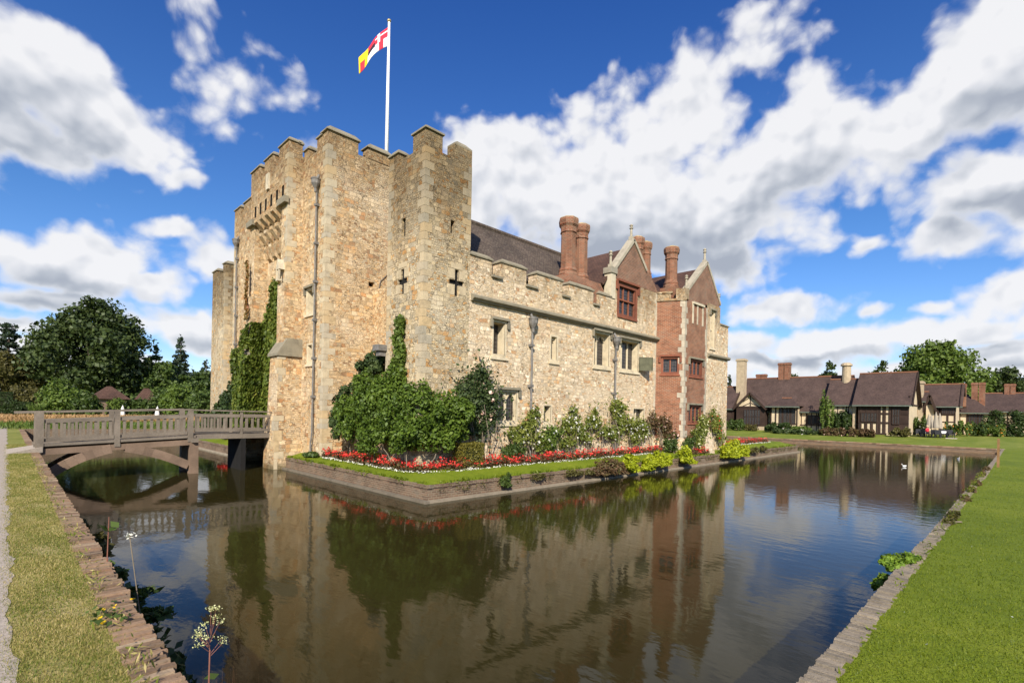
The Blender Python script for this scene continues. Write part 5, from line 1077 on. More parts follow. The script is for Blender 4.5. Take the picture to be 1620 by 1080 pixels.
# far tree belts that close the view
def belt(name, label, pts, h, n, size):
    bl = []
    for (x, y) in pts: bl.append((x+rng.normal()*3, y+rng.normal()*3, 1+h*.45*rng.uniform(.8, 1.2), 9, 9, h*.55*rng.uniform(.75, 1.15)))
    p_, n_ = shell(bl, n, .4); o = leaves(name, p_, size, L_OAK, None, n_, .5); o['kind'] = 'stuff'; return tag(o, label, 'woodland')
belt('far_wood', 'distant woodland closing the view behind the left gardens', [(-60+12*i, 150+4*math.sin(i)) for i in range(16)], 11, 14000, 1.3)
belt('far_wood', 'distant woodland closing the view behind the village', [(190+2*math.sin(i), -60+13*i) for i in range(14)], 10, 12000, 1.4)

# left-bank garden furniture
def hut(px, y0, yeave, w_, depth, label):
    x, y, z = tpos(px, depth); za, ze = at(px, y0, depth).z, at(px, yeave, depth).z; r_ = w_/800*depth/2
    h_ = empty('wooden_hut', (x, y, z), label, 'hut', 'wooden garden huts'); m_ = MB(); m_.box(x-r_*.62, x+r_*.62, y-r_*.62, y+r_*.62, z-.1, ze+.05); m_.build('wall', M_OAKW, h_)
    m_ = MB(); k = 4; m_.poly([(x-r_*.8, y-r_*.8, ze), (x+r_*.8, y-r_*.8, ze), (x+.3, y, za), (x-.3, y, za)]); m_.poly([(x+r_*.8, y-r_*.8, ze), (x+r_*.8, y+r_*.8, ze), (x+.3, y, za)]); m_.poly([(x+r_*.8, y+r_*.8, ze), (x-r_*.8, y+r_*.8, ze), (x-.3, y, za), (x+.3, y, za)]); m_.poly([(x-r_*.8, y+r_*.8, ze), (x-r_*.8, y-r_*.8, ze), (x-.3, y, za)]); m_.poly([(x-r_*.8, y-r_*.8, ze), (x-r_*.8, y+r_*.8, ze), (x+r_*.8, y+r_*.8, ze), (x+r_*.8, y-r_*.8, ze)]); m_.build('roof', M_ROOF2, h_)
hut(172, 611, 631, 62, 72, 'larger brown hut with pyramid roof under the big oak'); hut(231, 614, 632, 34, 74, 'smaller brown hut half hidden by shrubs right of the first')
def parasol(x, y, z, h, r_, mat, label, cat_group, name='closed_parasol'):
    p_ = empty(name, (x, y, z), label, 'parasol', cat_group); m_ = MB(); m_.tube([(x, y, z), (x, y, z+h*.97)], .03, 6); m_.build('pole', M_OAK, p_); m_ = MB(); m_.lathe((x, y, z), [(r_*.9, h*.36), (r_, h*.42), (r_*.82, h*.62), (r_*.5, h*.84), (r_*.2, h*.95), (.015, h)], 9); m_.build('canopy', mat, p_); return p_
for px, lab in ((194, 'closed white parasol left, before the larger hut'), (249, 'closed white parasol right, before the smaller hut')):
    x, y, z = tpos(px, 53); parasol(x, y, z, 1.75, .24, M_CANVW, lab, 'white parasols on the left bank')
x, y, z = tpos(8, 56); clipped('topiary_hedge', 'dark clipped hedge block at the left edge beside the gravel path', x-2.2, x+1.3, y-1.2, y+1.2, z, z+1.25, L_HEDGE, 5000, .16, 'hedge')
for k, (px, top, bot) in enumerate(((2, 620, 634), (8, 632, 646), (34, 636, 650))):
    x, y, z = tpos(px, 58); a, b = at(px, top, 58).z, at(px, bot, 58).z; clipped('topiary_tier', ['small topmost topiary block at the left edge', 'middle topiary tier above the dark hedge block', 'low topiary tier right of the dark hedge block'][k], x-.9, x+.9, y-.7, y+.7, b, a, L_HEDGE, 1500, .14, 'topiary', 'topiary at the left edge')
x, y, z = tpos(57, 54); P_ = []
for i in range(2600): a = rng.random()*2*PI; l = rng.uniform(.5, 1.0); f = l*rng.random(); P_.append((x+math.cos(a)*f*.95*l, y+math.sin(a)*f*.95*l, z+f*1.75))
o = leaves('pampas_grass', np.array(P_), .3, L_LIGHT, None, None, .5, .12, gravity=2.5); tag(base(o, x, y, z), 'pale yellow-green tuft of tall ornamental grass behind the bridge post', 'grass')
def strip_grass(name, label, x0, x1, y0, y1, h, n, mat, size=.3):
    X = rng.uniform(x0, x1, n); Y = rng.uniform(y0, y1, n); Z = 1.0+h*rng.random(n)**.7; o = leaves(name, np.stack([X, Y, Z], 1), size, mat, None, None, .5, .14, gravity=3.); o['kind'] = 'stuff'; return tag(o, label, 'grass')
strip_grass('tall_dry_grass', 'band of dry orange-tan meadow grass on the bank behind the bridge', -4, 24, 55, 66, .75, 40000, L_STRAW, .26)
strip_grass('bank_grass', 'rough green grass on the bank edge behind the bridge', -2, 26, 46.3, 54.5, .4, 12000, L_LIGHT, .3)

# ================================================================== VILLAGE ACROSS THE FAR BANK
def yat(px, X): return onx(px, 651, X)[0]
def zat(px, py, X): return onx(px, py, X)[1]
def leaded(parent, X, ya, yb, za, zb, n=3, tr=None, frame=M_TIMB):
    m_ = MB(); m_.box(X-.06, X+.02, ya, yb, za, za+.09); m_.box(X-.06, X+.02, ya, yb, zb-.09, zb)
    for i in range(n+1): y_ = ya+(yb-ya)*i/n; m_.box(X-.05, X+.02, y_-.045, y_+.045, za+.09, zb-.09)
    if tr: m_.box(X-.045, X+.02, ya, yb, tr-.04, tr+.04)
    o = m_.build('window', frame, parent); g_ = MB(); g_.box(X-.012, X+.01, ya+.02, yb-.02, za+.03, zb-.03); g_.build('glass', M_GLASS, o); return o
def roof_y(parent, X0, X1, y0, y1, ze, zr, mat=M_ROOF3, hip0=0., hip1=0., ov=.45, name='roof'):
    """ridge along Y between X0 (near eave) and X1 (far eave)"""
    xr = (X0+X1)/2; m_ = MB(); t_ = .16
    e0, e1 = y0-ov, y1+ov; r0, r1 = e0+hip0, e1-hip1
    for (xa, sgn) in ((X0, 1), (X1, -1)):
        a, b, c_, d = (xa, e0, ze), (xa, e1, ze), (xr, r1, zr), (xr, r0, zr); m_.poly([a, b, c_, d] if sgn < 0 else [d, c_, b, a]); lo = [(p[0], p[1], p[2]-t_) for p in (a, b, c_, d)]; m_.poly(lo if sgn > 0 else lo[::-1]); m_.poly([a, lo[0], lo[1], b] if sgn > 0 else [b, lo[1], lo[0], a])
    for (e, r_, f) in ((e0, r0, 1), (e1, r1, -1)):
        if (hip0 if f > 0 else hip1): m_.poly([(X0, e, ze), (xr, r_, zr), (X1, e, ze)])
        else:
            for xa in (X0, X1): m_.poly([(xa, e, ze), (xr, e, zr), (xr, e, zr-t_), (xa, e, ze-t_)])
    o = m_.build(name, mat, parent)
    m_ = MB(); m_.tube([(xr, r0, zr+.02), (xr, r1, zr+.02)], .12, 6); m_.build('ridge', M_RIDGE, o)
    m_ = MB(); m_.box(X0-.08, X0+.02, e0, e1, ze-.2, ze-.06); m_.build('gutter', M_IRON, o); return o
def gable_x(parent, X, ya, yb, zb, zt, depth, mat=M_PLAST, barge=True, ov=.35):
    """small gable facing the moat (towards -X): infill, roof, bargeboards"""
    c_ = (ya+yb)/2; m_ = MB(); m_.prism([(ya, zb), (yb, zb), (c_, zt)], 'x', X, X+.12); o = m_.build('gable', mat, parent)
    m_ = MB(); dzz = (zt-zb)/((yb-ya)/2)
    for s_ in (-1, 1): ye = c_+s_*((yb-ya)/2+ov); ze_ = zb-ov*dzz; a = [(X-.45, c_, zt+.16), (X+depth, c_, zt+.16), (X+depth, ye, ze_+.16), (X-.45, ye, ze_+.16)]; m_.poly(a if s_ < 0 else a[::-1]); b = [(p[0], p[1], p[2]-.14) for p in a]; m_.poly(b[::-1] if s_ < 0 else b)
    m_.build('gable_roof', M_ROOF3, o)
    m_ = MB()
    for s_ in (-1, 1): ye = c_+s_*((yb-ya)/2+ov); ze_ = zb-ov*dzz; m_.beam((X-.46, ye, ze_+.02), (X-.46, c_, zt+.02), .07, .28)
    m_.build('bargeboard', M_TIMB, o)
    m_ = MB(); m_.box(X-.06, X, ya, yb, zb-.02, zb+.16); m_.beam((X-.03, c_, zb), (X-.03, c_, zt-.1), .05, .12)
    for s_ in (-1, 1): m_.beam((X-.03, c_+s_*.1, zb+.75*(zt-zb)*.4), (X-.03, c_+s_*(yb-ya)*.3, zb+.1), .05, .1); m_.beam((X-.035, c_+s_*(yb-ya)*.06, zb+(zt-zb)*.66), (X-.035, c_+s_*(yb-ya)*.26, zb+(zt-zb)*.40), .05, .1)
    m_.build('gable_timber', M_TIMB, o); return o
def frame_x(parent, X, ya, yb, za, zb, ys_, zs_=(), w_=.13):
    m_ = MB()
    for y_ in ys_: m_.box(X-.05, X+.03, y_-w_/2, y_+w_/2, za, zb)
    for z_ in zs_: m_.box(X-.06, X+.03, ya, yb, z_-w_/2, z_+w_/2)
    m_.build('timber_frame', M_TIMB, parent)
def flue_sq(parent, x, y, z0, z1, s_, mat, n=1, cap=M_COPE, rnd=False):
    m_ = MB()
    for k in range(n):
        yy = y+k*s_*1.15
        if rnd: m_.lathe((x, yy, z0), [(s_*.55, 0), (s_*.52, z1-z0-.5), (s_*.72, z1-z0-.4), (s_*.68, z1-z0-.2), (s_*.45, z1-z0)], 12)
        else: m_.box(x-s_/2, x+s_/2, yy-s_/2, yy+s_/2, z0, z1-.35); m_.box(x-s_*.6, x+s_*.6, yy-s_*.6, yy+s_*.6, z1-.35, z1-.1); m_.box(x-s_*.52, x+s_*.52, yy-s_*.52, yy+s_*.52, z1-.1, z1)
    return m_.build('chimney', mat, parent)
def house(name, X, pl, pr, label):
    y1, y0 = yat(pl, X), yat(pr, X); return empty(name, (X, (y0+y1)/2, zg(X, 10)), label, 'house', 'half-timbered village houses'), y0, y1
def wallbox(parent, X0, X1, y0, y1, z0, z1, mat=M_PLAST):
    if mat is M_PLAST and y1-y0 > 1.6:
        st = MB(); k_ = int((y1-y0)/.62)
        for i_ in range(k_+1): yy = y0+.05+(y1-y0-.1)*i_/k_; st.box(X0-.025, X0+.02, yy-.055, yy+.055, z0+.25, z1-.05)
        st.build('stud', M_TIMB, parent)
    m_ = MB(); m_.box(X0, X1, y0, y1, z0, z1); return m_.build('wall', mat, parent)
def endgable(parent, X0, X1, y, ze, zr, mat=M_PLAST, th=.1):
    m_ = MB(); m_.prism([(X0+.2, ze), (X1-.2, ze), ((X0+X1)/2, zr-.15)], 'y', y, y+th); o = m_.build('end_gable', mat, parent)
    m_ = MB(); xm = (X0+X1)/2
    for xa in (X0-.1, X1+.1): m_.beam((xa, y-.42, ze-.12), (xm, y-.42, zr-.06), .08, .34)
    m_.beam((xm, y-.02, ze), (xm, y-.02, zr-.3), .14, .08); m_.beam((X0+.3, y-.03, ze+.05), (X1-.3, y-.03, ze+.05), .1, .16); m_.beam((X0+.9, y-.02, ze), (X0+.9, y-.02, ze+(zr-ze)*.28), .14, .08); m_.beam((X1-.9, y-.02, ze), (X1-.9, y-.02, ze+(zr-ze)*.28), .14, .08)
    m_.build('bargeboard', M_TIMB, o); return o
G0 = .95
# house 1: long roof, gabled window bay and porch
X = 80.; h, y0, y1 = house('village_house', X, 1166, 1335, 'long brown-roofed house with a gabled timber window bay, nearest the castle'); ze = zat(1230, 650, X); zr = zat(1260, 597, X+3.6)
wallbox(h, X, X+7, y0, y1, G0-.2, ze); roof_y(h, X-.5, X+7.5, y0, y1+.6, ze, zr, hip1=1.2); endgable(h, X-.5, X+7.5, y0, ze, zr)
frame_x(h, X, y0, y1, G0, ze, [y0+.1+k*1.45 for k in range(12)], [G0+.9, ze-.15]); leaded(h, X-.01, yat(1300, X), yat(1278, X), G0+1.0, G0+2.3, 4)
Xb = X-1.6; ya, yb = yat(1210, Xb), yat(1165, Xb); zb = zat(1185, 644, Xb); wallbox(h, Xb, X, ya, yb, G0-.2, zb, M_TIMB); gable_x(h, Xb-.01, ya, yb, zb, zat(1186, 622, Xb), 4.6)
leaded(h, Xb-.03, yat(1203, Xb), yat(1177, Xb), zat(1190, 672, Xb), zat(1190, 647, Xb), 6, zat(1190, 659, Xb)); m = MB(); m.box(Xb-.04, X, ya, yb, G0-.2, zat(1190, 674, Xb)); m.build('plinth', M_PALEST, h)
Xb = X-1.2; ya, yb = yat(1262, Xb), yat(1219, Xb); zb = zat(1240, 642, Xb); wallbox(h, Xb, X, ya, yb, G0-.2, zb); frame_x(h, Xb, ya, yb, G0, zb, [ya+.1, ya+1.0, ya+2.0, ya+2.9, yb-.1], [G0+1.0, zb-.1]); leaded(h, Xb-.02, ya+.3, ya+2.4, G0+.9, zb-.3, 4); roof_y(h, Xb-.9, Xb+3.4, ya, yb, zb, zb+1.15, hip0=1.6, hip1=1.6, name='porch_roof')
flue_sq(h, X+.6, yat(1172, X+.6), G0+2, zat(1172, 568, X+.6), 1.15, M_PALEST); flue_sq(h, X+3.6, yat(1245, X+3.6), zr-.3, zat(1240, 574, X+3.6), .75, M_STACK, 2); flue_sq(h, X+7, yat(1208, X+7), zr-1, zat(1200, 592, X+7), .7, M_STACK, 2)
# house 0: dark gabled wing mostly behind the castle
X = 78.; h, y0, y1 = house('village_house', X, 1132, 1157, 'dark gabled house end half hidden behind the castle corner'); ze = zat(1150, 646, X); wallbox(h, X, X+6, y0, y1, G0-.2, ze, M_TIMB); roof_y(h, X-.4, X+6.4, y0, y1, ze, zat(1150, 612, X+3)); endgable(h, X-.4, X+6.4, y0, ze, zat(1150, 612, X+3), M_TIMB)
# house 2: roof end with a pale post, ivied wall
X = 79.; h, y0, y1 = house('village_house', X, 1308, 1352, 'ivy-walled house with round pale chimney left of the big timbered house'); ze = zat(1330, 640, X); zr = zat(1330, 600, X+3); wallbox(h, X, X+6, y0, y1, G0-.2, ze); roof_y(h, X-.4, X+6.4, y0, y1, ze, zr, ov=.3); endgable(h, X-.4, X+6.4, y0, ze, zr); frame_x(h, X, y0, y1, G0, ze, [y0+.1, y0+.9, y1-.1], [G0+.8, G0+2.2])
flue_sq(h, X+3, yat(1338, X+3), zr-1.2, zat(1338, 574, X+3), 1.0, M_PALEST, rnd=True); m = MB(); m.box(X-.55, X-.25, y0-.25, y0+.1, G0-.1, ze-.2); m.build('porch_post', M_PALEST, h)
# house 3: big timbered house
X = 78.; h, y0, y1 = house('village_house', X, 1358, 1438, 'big steep-roofed house with dark timbered front and cream panels'); ze = zat(1396, 640, X); zr = zat(1400, 590, X+3.6); wallbox(h, X, X+7.2, y0, y1, G0-.2, ze); roof_y(h, X-.55, X+7.75, y0+.2, y1, ze, zr, ov=.6); endgable(h, X-.55, X+7.75, y0, ze, zr)
m = MB(); m.box(X-.05, X+.02, yat(1391, X), y1, zat(1380, 667, X), ze); m.box(X-.05, X+.02, y0, yat(1409, X), G0, ze); m.build('boarding', M_TIMB, h); frame_x(h, X-.03, y0, y1, G0, ze, [yat(p, X) for p in (1362, 1371, 1380, 1389, 1392, 1400, 1408)], [G0+.1, zat(1380, 668, X), zat(1400, 654, X)], .22)
leaded(h, X-.12, yat(1388, X), yat(1363, X), zat(1375, 667, X), zat(1375, 652, X), 5); leaded(h, X-.12, yat(1424, X), yat(1412, X), zat(1415, 671, X), zat(1415, 645, X), 3, zat(1415, 657, X))
m = MB(); m.box(X-.9, X+.3, y0-.2, yat(1405, X), G0-.3, G0+.25); m.build('step', M_PALEST, h)
# house 4: pale block behind it
X = 86.; h, y0, y1 = house('stone_house', X, 1424, 1458, 'pale cream stone house between the two timbered gables'); ze = zat(1440, 634, X); wallbox(h, X, X+6, y0, y1, G0-.2, ze, M_PALEST); roof_y(h, X-.3, X+6.3, y0, y1, ze, zat(1450, 620, X+3)); leaded(h, X-.02, yat(1441, X), yat(1435, X), zat(1438, 664, X), zat(1438, 653, X), 3, frame=M_POST); leaded(h, X-.02, yat(1451, X), yat(1445, X), zat(1438, 656, X), zat(1438, 645, X), 2, frame=M_POST); flue_sq(h, X+1.5, yat(1451, X+1.5), ze, zat(1451, 603, X+1.5), 1.25, M_PALEST)
# house 5: gable with cream end
X = 88.; h, y0, y1 = house('village_house', X, 1456, 1512, 'timbered house with cream end gable and balcony rail behind the garden tables'); ze = zat(1485, 642, X); zr = zat(1490, 608, X+3); wallbox(h, X, X+6, y0, y1, G0-.2, ze, M_PLAST); roof_y(h, X-.5, X+6.5, y0, y1, ze, zr, ov=.7); endgable(h, X-.5, X+6.5, y0, ze, zr)
m = MB(); m.box(X-.05, X+.02, y0, yat(1480, X), zat(1490, 655, X), ze); m.build('boarding', M_TIMB, h); frame_x(h, X, y0, y1, G0, ze, [y0+.1+.75*k for k in range(9)], [zat(1490, 656, X), zat(1490, 667, X)]); gable_x(h, X-.7, yat(1478, X), yat(1466, X), zat(1472, 640, X), zat(1472, 626, X), 3.0, M_WHITE); wallbox(h, X-.7, X, yat(1478, X), yat(1466, X), G0-.2, zat(1472, 640, X)); leaded(h, X-.06, yat(1510, X), yat(1490, X), zat(1500, 655, X), zat(1500, 645, X), 6)
flue_sq(h, X+5, yat(1524, X+5), ze, zat(1524, 607, X+5), .55, M_STACK, 2)
# house 6, 7: long low hipped roofs to the right
X = 94.; h, y0, y1 = house('village_house', X, 1518, 1566, 'low house with hipped roof and tall red brick chimney beside the cream gable'); ze = zat(1540, 652, X); zr = zat(1530, 618, X+4); wallbox(h, X, X+8, y0, y1, G0-.2, ze); roof_y(h, X-.5, X+8.5, y0, y1, ze, zr, hip0=3.6); frame_x(h, X, y0, y1, G0, ze, [y0+.1+1.1*k for k in range(6)], [G0+1.0, ze-.1]); leaded(h, X-.02, yat(1556, X), yat(1532, X), G0+1.05, ze-.3, 6); flue_sq(h, X+2.5, yat(1553, X+2.5), ze, zat(1548, 605, X+2.5), .66, M_STACK, 2)
X = 100.; h, y0, y1 = house('village_house', X, 1562, 1660, 'last low house at the right edge with paired brick chimneys behind the dark hedge'); ze = zat(1590, 650, X); zr = zat(1590, 622, X+4); wallbox(h, X, X+8, y0, y1, G0-.2, ze); roof_y(h, X-.5, X+8.5, y0, y1, ze, zr); frame_x(h, X, y0, y1, G0, ze, [y0+.1+1.3*k for k in range(10)], [G0+1.0, ze-.1]); flue_sq(h, X+4, yat(1602, X+4), ze, zat(1597, 607, X+4), .55, M_STACK, 2)
# planting before the village
VP = 'planting in front of the village houses'
for lab, pl, pr, yt, yb_, X, mat, n, bm in [
 ('low green bush beside the castle corner before the gabled bay', 1150, 1178, 662, 690, 75, L_MID, 3500, None), ('rounded olive bush before the pale plinth of the gabled bay', 1178, 1200, 671, 690, 75.5, L_OLIVE, 2000, None),
 ('clipped dark hedge mass under the porch of the long-roofed house', 1212, 1252, 668, 691, 74, L_HEDGE, 5500, None), ('lighter green bush right of the clipped hedge mass', 1250, 1284, 672, 690, 75, L_LIGHT, 3500, None),
 ('dark rose bushes with pale blooms along the far moat bank', 1222, 1300, 678, 692, 72, L_DARK, 6000, F_WHITE), ('dark rose bushes below the ivied wall along the far bank', 1300, 1386, 676, 692, 72, L_PURP, 6500, F_PINK),
 ('green wall creeper climbing the porch of the ivy-walled house', 1298, 1318, 622, 685, 77.5, L_LIGHT, 3000, None), ('dark ivy on the wall of the ivy-walled house', 1318, 1346, 646, 686, 78.4, L_HEDGE, 5000, None),
 ('low grey-green bush right of the stone step', 1410, 1440, 676, 688, 75, L_OLIVE, 2500, None), ('rounded shrub with white blooms left of the garden tables', 1440, 1468, 657, 684, 82, L_MID, 4000, F_WHITE),
 ('orange flowers before the balcony house', 1494, 1514, 668, 680, 84, L_MID, 1500, F_ORNG), ('second clump of orange flowers further right', 1514, 1538, 666, 680, 84, L_LIGHT, 1800, F_ORNG), ('green border plants right of the orange flowers', 1536, 1564, 664, 680, 86, L_MID, 2600, F_YEL), ('big dark hedge before the last low house', 1558, 1626, 648, 680, 90, L_HEDGE, 8000, None), ('yellow-green border between the hedge and the lawn', 1548, 1592, 668, 680, 87, L_LIGHT, 2200, F_ORNG), ('small green clump at the right edge of the big timbered house', 1424, 1440, 662, 684, 80, L_LIGHT, 1500, None)]:
    ya, yb = sorted((yat(pl, X), yat(pr, X))); zt = zat((pl+pr)/2, yt, X); z0 = zg(X, 10); n_ = max(2, int((yb-ya)/(zt-z0)/.8)); bl = [(X+rng.normal()*.15, ya+(k+.5)*(yb-ya)/n_, z0+(zt-z0)*.46, min(.9, (zt-z0)*.6), (yb-ya)/n_*.62, (zt-z0)*.52*rng.uniform(.85, 1.08)) for k in range(n_)]
    bush('garden_plant', lab, 'shrub', bl, n, .19, mat, (X, (ya+yb)/2, z0), VP, .5, .5, stems=0, blooms=(16 if bm in (F_ORNG,) else 12, .13, bm, (-1, 0, .3)) if bm else None)
# garden tables, chairs, parasols
def chair_mesh():
    m_ = MB(); m_.box(-.27, .27, -.27, .27, .38, .46)
    for sx in (-.25, .25):
        for sy in (-.25, .25): m_.box(sx-.025, sx+.025, sy-.025, sy+.025, 0, .38)
    return m_
fx, fy = 78., yat(1480, 78.); fz = zg(78, 6)
c0 = empty('garden_chair', (0, 0, 0), 'x', 'chair', 'dark woven chairs round the garden tables')
chair_mesh().build('seat', M_FURN, c0, loc=(0, 0, 0)); m = MB(); m.box(-.28, -.22, -.28, .28, .46, .92); m.build('backrest', M_FURN, c0, loc=(0, 0, 0))
for s_ in (-1, 1): m = MB(); m.box(-.27, .22, s_*.27-.03, s_*.27+.03, .60, .66); m.box(.16, .22, s_*.27-.03, s_*.27+.03, .46, .60); m.build('armrest', M_FURN, c0, loc=(0, 0, 0))
CH = [('leftmost dark woven chair at the garden tables', 1452, 77, .5), ('second dark woven chair from the left, turned to its table', 1458, 78.2, 2.2), ('dark woven chair left of the person in red', 1463.5, 76.6, -.6), ('dark woven chair in front of the first taupe parasol', 1471, 76.3, 1.6), ('dark woven chair between the two middle tables', 1477, 76.5, 3.0), ('dark woven chair beside the white tablecloth', 1484, 76.2, .2), ('dark woven chair right of the white tablecloth', 1494, 76.8, 3.4), ('second dark woven chair from the right', 1499, 77.5, 2.6), ('rightmost dark woven chair on the lawn', 1505, 76.8, 3.6), ('dark woven chair behind the rightmost table', 1495, 79, 4.4)]
for i, (lab, px, X, rz) in enumerate(CH):
    if i == 0: c_ = c0
    else:
        c_ = c0.copy(); COL.objects.link(c_)
        for ch in c0.children: d_ = ch.copy(); COL.objects.link(d_); d_.parent = c_
    c_.location = (X, yat(px, X), zg(X, 5)); c_.rotation_euler = (0, 0, rz); c_['label'] = lab
for k, (px, X, cloth, lab) in enumerate(((1459, 77.6, 0, 'dark round garden table left, beside the person in red'), (1474, 77.4, 0, 'dark round garden table between the parasols'), (1489, 77.2, 1, 'garden table with a white cloth edge right of the parasols'))):
    y_ = yat(px, X); z_ = zg(X, 5); t_ = empty('garden_table', (X, y_, z_), lab, 'table', 'garden tables on the far lawn'); m = MB(); m.lathe((X, y_, z_), [(.55, .70), (.56, .74)], 14); m.build('tabletop', M_FURN, t_); m = MB(); m.lathe((X, y_, z_), [(.28, 0), (.26, .04), (.05, .08), (.05, .70)], 10); m.build('leg', M_FURN, t_)
    if cloth: m = MB(); m.lathe((X, y_, z_), [(.60, .50), (.59, .745), (.1, .755)], 14); o = m.build('tablecloth', M_WHCL); tag(base(o, X, y_, z_+.5), 'white cloth on the right-hand garden table', 'tablecloth')
for k, (px, lab) in enumerate(((1470, 'leftmost closed taupe parasol over the garden tables'), (1474, 'second closed taupe parasol, set a little further back'), (1481, 'third and tallest closed taupe parasol'), (1487, 'rightmost closed taupe parasol'))):
    X = (77.6, 79.5, 77.2, 77.8)[k]; parasol(X, yat(px, X), zg(X, 5), (2.75, 2.6, 3.0, 2.85)[k], .28, M_CANV, lab, 'taupe parasols over the garden tables')
sl_ = MB(); X = 75.8; ya, yb = yat(1515, X), yat(1497, X); sl_.box(X-.3, X+.5, ya, yb, zg(X, 5)-.2, zg(X, 5)+.05); o = sl_.build('stone_slab', M_SLAB); tag(base(o, X, (ya+yb)/2, zg(X, 5)), 'pale stone slab in the lawn right of the garden chairs', 'slab')
# seated person in red
def person(x, y, z, yaw):
    V = [(0, 0, .50), (0, 0, .72), (0, 0, .93), (0, 0, 1.06), (.0, 0, 1.13), (.03, 0, 1.27), (0, .17, .95), (.10, .22, .70), (.32, .15, .70), (0, -.17, .95), (.10, -.22, .70), (.32, -.15, .70), (.05, .09, .50), (.43, .10, .52), (.45, .10, .10), (.57, .10, .05), (.05, -.09, .50), (.43, -.10, .52), (.45, -.10, .10), (.57, -.10, .05)]
    E_ = [(0, 1), (1, 2), (2, 3), (3, 4), (4, 5), (2, 6), (6, 7), (7, 8), (2, 9), (9, 10), (10, 11), (0, 12), (12, 13), (13, 14), (14, 15), (0, 16), (16, 17), (17, 18), (18, 19)]
    Rr = [.14, .13, .15, .07, .055, .10, .065, .045, .035, .065, .045, .035, .09, .065, .045, .035, .09, .065, .045, .035]
    me = bpy.data.meshes.new('person'); me.from_pydata(V, E_, []); o = bpy.data.objects.new('person', me); COL.objects.link(o); md = o.modifiers.new('skin', 'SKIN')
    for v, r_ in zip(me.skin_vertices[0].data, Rr): v.radius = (r_, r_)
    me.skin_vertices[0].data[0].use_root = True; o.modifiers.new('sub', 'SUBSURF').levels = 1; me.materials.append(M_SKIN); o.location = (x, y, z); o.rotation_euler = (0, 0, yaw)
    tag(o, 'seated fair-haired person in a red top and white trousers at the garden tables', 'person')
    def cl(name, prof, c_, mat, sq=.75): m_ = MB(); m_.lathe(c_, prof, 12, sq=1.2); q = m_.build(name, mat, o, loc=(0, 0, 0), smooth=True)
    cl('top', [(.165, .52), (.155, .70), (.175, .90), (.16, 1.0), (.07, 1.08)], (0, 0, 0), M_REDC); cl('hair', [(.11, 1.2), (.125, 1.30), (.10, 1.38), (.03, 1.41)], (-.01, 0, 0), M_HAIR)
    for s_ in (-1, 1):
        m_ = MB(); m_.tube([(.02, s_*.09, .50), (.43, s_*.10, .52), (.46, s_*.10, .14)], [.105, .085, .065], 9); m_.build('trouser_leg', M_WHCL, o, loc=(0, 0, 0), smooth=True); m_ = MB(); m_.tube([(0, s_*.17, .95), (.10, s_*.22, .70)], [.08, .06], 8); m_.build('sleeve', M_REDC, o, loc=(0, 0, 0), smooth=True)
X = 76.9; person(X, yat(1467.5, X), zg(X, 5)+.0, 1.2)
# stake on the right bank and the two white ducks
px_, py_ = 25.72*(EYE-.83)/1.7, .45; o_ = at(1581, 740, 1)
m = MB(); sx_, sy_ = 33.0, .62; zz_ = zg(sx_, 0); m.box(sx_-.05, sx_+.05, sy_-.05, sy_+.05, zz_-.3, zz_+1.35, 0, (.006, .006)); o = m.build('wooden_stake', M_POST); tag(base(o, sx_, sy_, zz_), 'slim brown wooden stake standing at the edge of the right lawn', 'post')
def duck(x, y, yaw, lab):
    t_ = empty('duck', (x, y, 0), lab, 'duck', 'white ducks on the moat'); m_ = MB(); n = 10
    def ring(cx, cz, rx, rz): return (cx, cz, rx, rz)
    secs = [(-.24, .14, .015, .015), (-.17, .10, .07, .06), (-.05, .07, .115, .09), (.08, .07, .10, .085), (.15, .11, .055, .06), (.17, .20, .035, .035), (.19, .26, .05, .048), (.23, .265, .04, .035), (.25, .262, .02, .02)]; k = 0
    for (cx, cz, ry, rz) in secs:
        for i in range(n): a = 2*PI*i/n; m_.v.append((x+.6*(cx*math.cos(yaw)-ry*math.cos(a)*math.sin(yaw)), y+.6*(cx*math.sin(yaw)+ry*math.cos(a)*math.cos(yaw)), .6*(cz+rz*math.sin(a))))
    for j in range(len(secs)-1):
        for i in range(n): i2 = (i+1) % n; m_.f.append((j*n+i, j*n+i2, (j+1)*n+i2, (j+1)*n+i)); m_.m.append(0)
    m_.build('body', M_DUCK, t_, smooth=True); b_ = MB(); c_, s_ = math.cos(yaw), math.sin(yaw); b_.beam((x+.147*c_, y+.147*s_, .155), (x+.18*c_, y+.18*s_, .151), .021, .01); b_.build('beak', M_BEAK, t_)
duck(39.1, 4.9, 2.2, 'white duck on the moat before the big timbered house'); duck(50.6, 3.1, 3.6, 'white duck on the moat close to the far right bank')

# ================================================================== FOREGROUND
def blades(name, label, n, region, dens_far, hmin, hmax, mat, wid=.006):
    """upright grass blades: one long triangle each"""
    X, Y = region(n); k = len(X); Z = np.array([zg(a, b) for a, b in zip(X, Y)]); h_ = hmin+(hmax-hmin)*rng.random(k); a = rng.random(k)*2*PI; d = np.hypot(X, Y); wv = wid*(1+d*.16)
    ln_ = rng.normal(size=(k, 2))*(.55*h_)[:, None]; v = np.empty((k, 3, 3)); v[:, 0] = np.stack([X-np.cos(a)*wv, Y-np.sin(a)*wv, Z-.01], 1); v[:, 1] = np.stack([X+np.cos(a)*wv, Y+np.sin(a)*wv, Z-.01], 1); v[:, 2] = np.stack([X+ln_[:, 0], Y+ln_[:, 1], Z+h_], 1)
    o = fastmesh(name, v.reshape(-1, 3), k, 3, mat); o['kind'] = 'stuff'; return tag(o, label, 'grass')
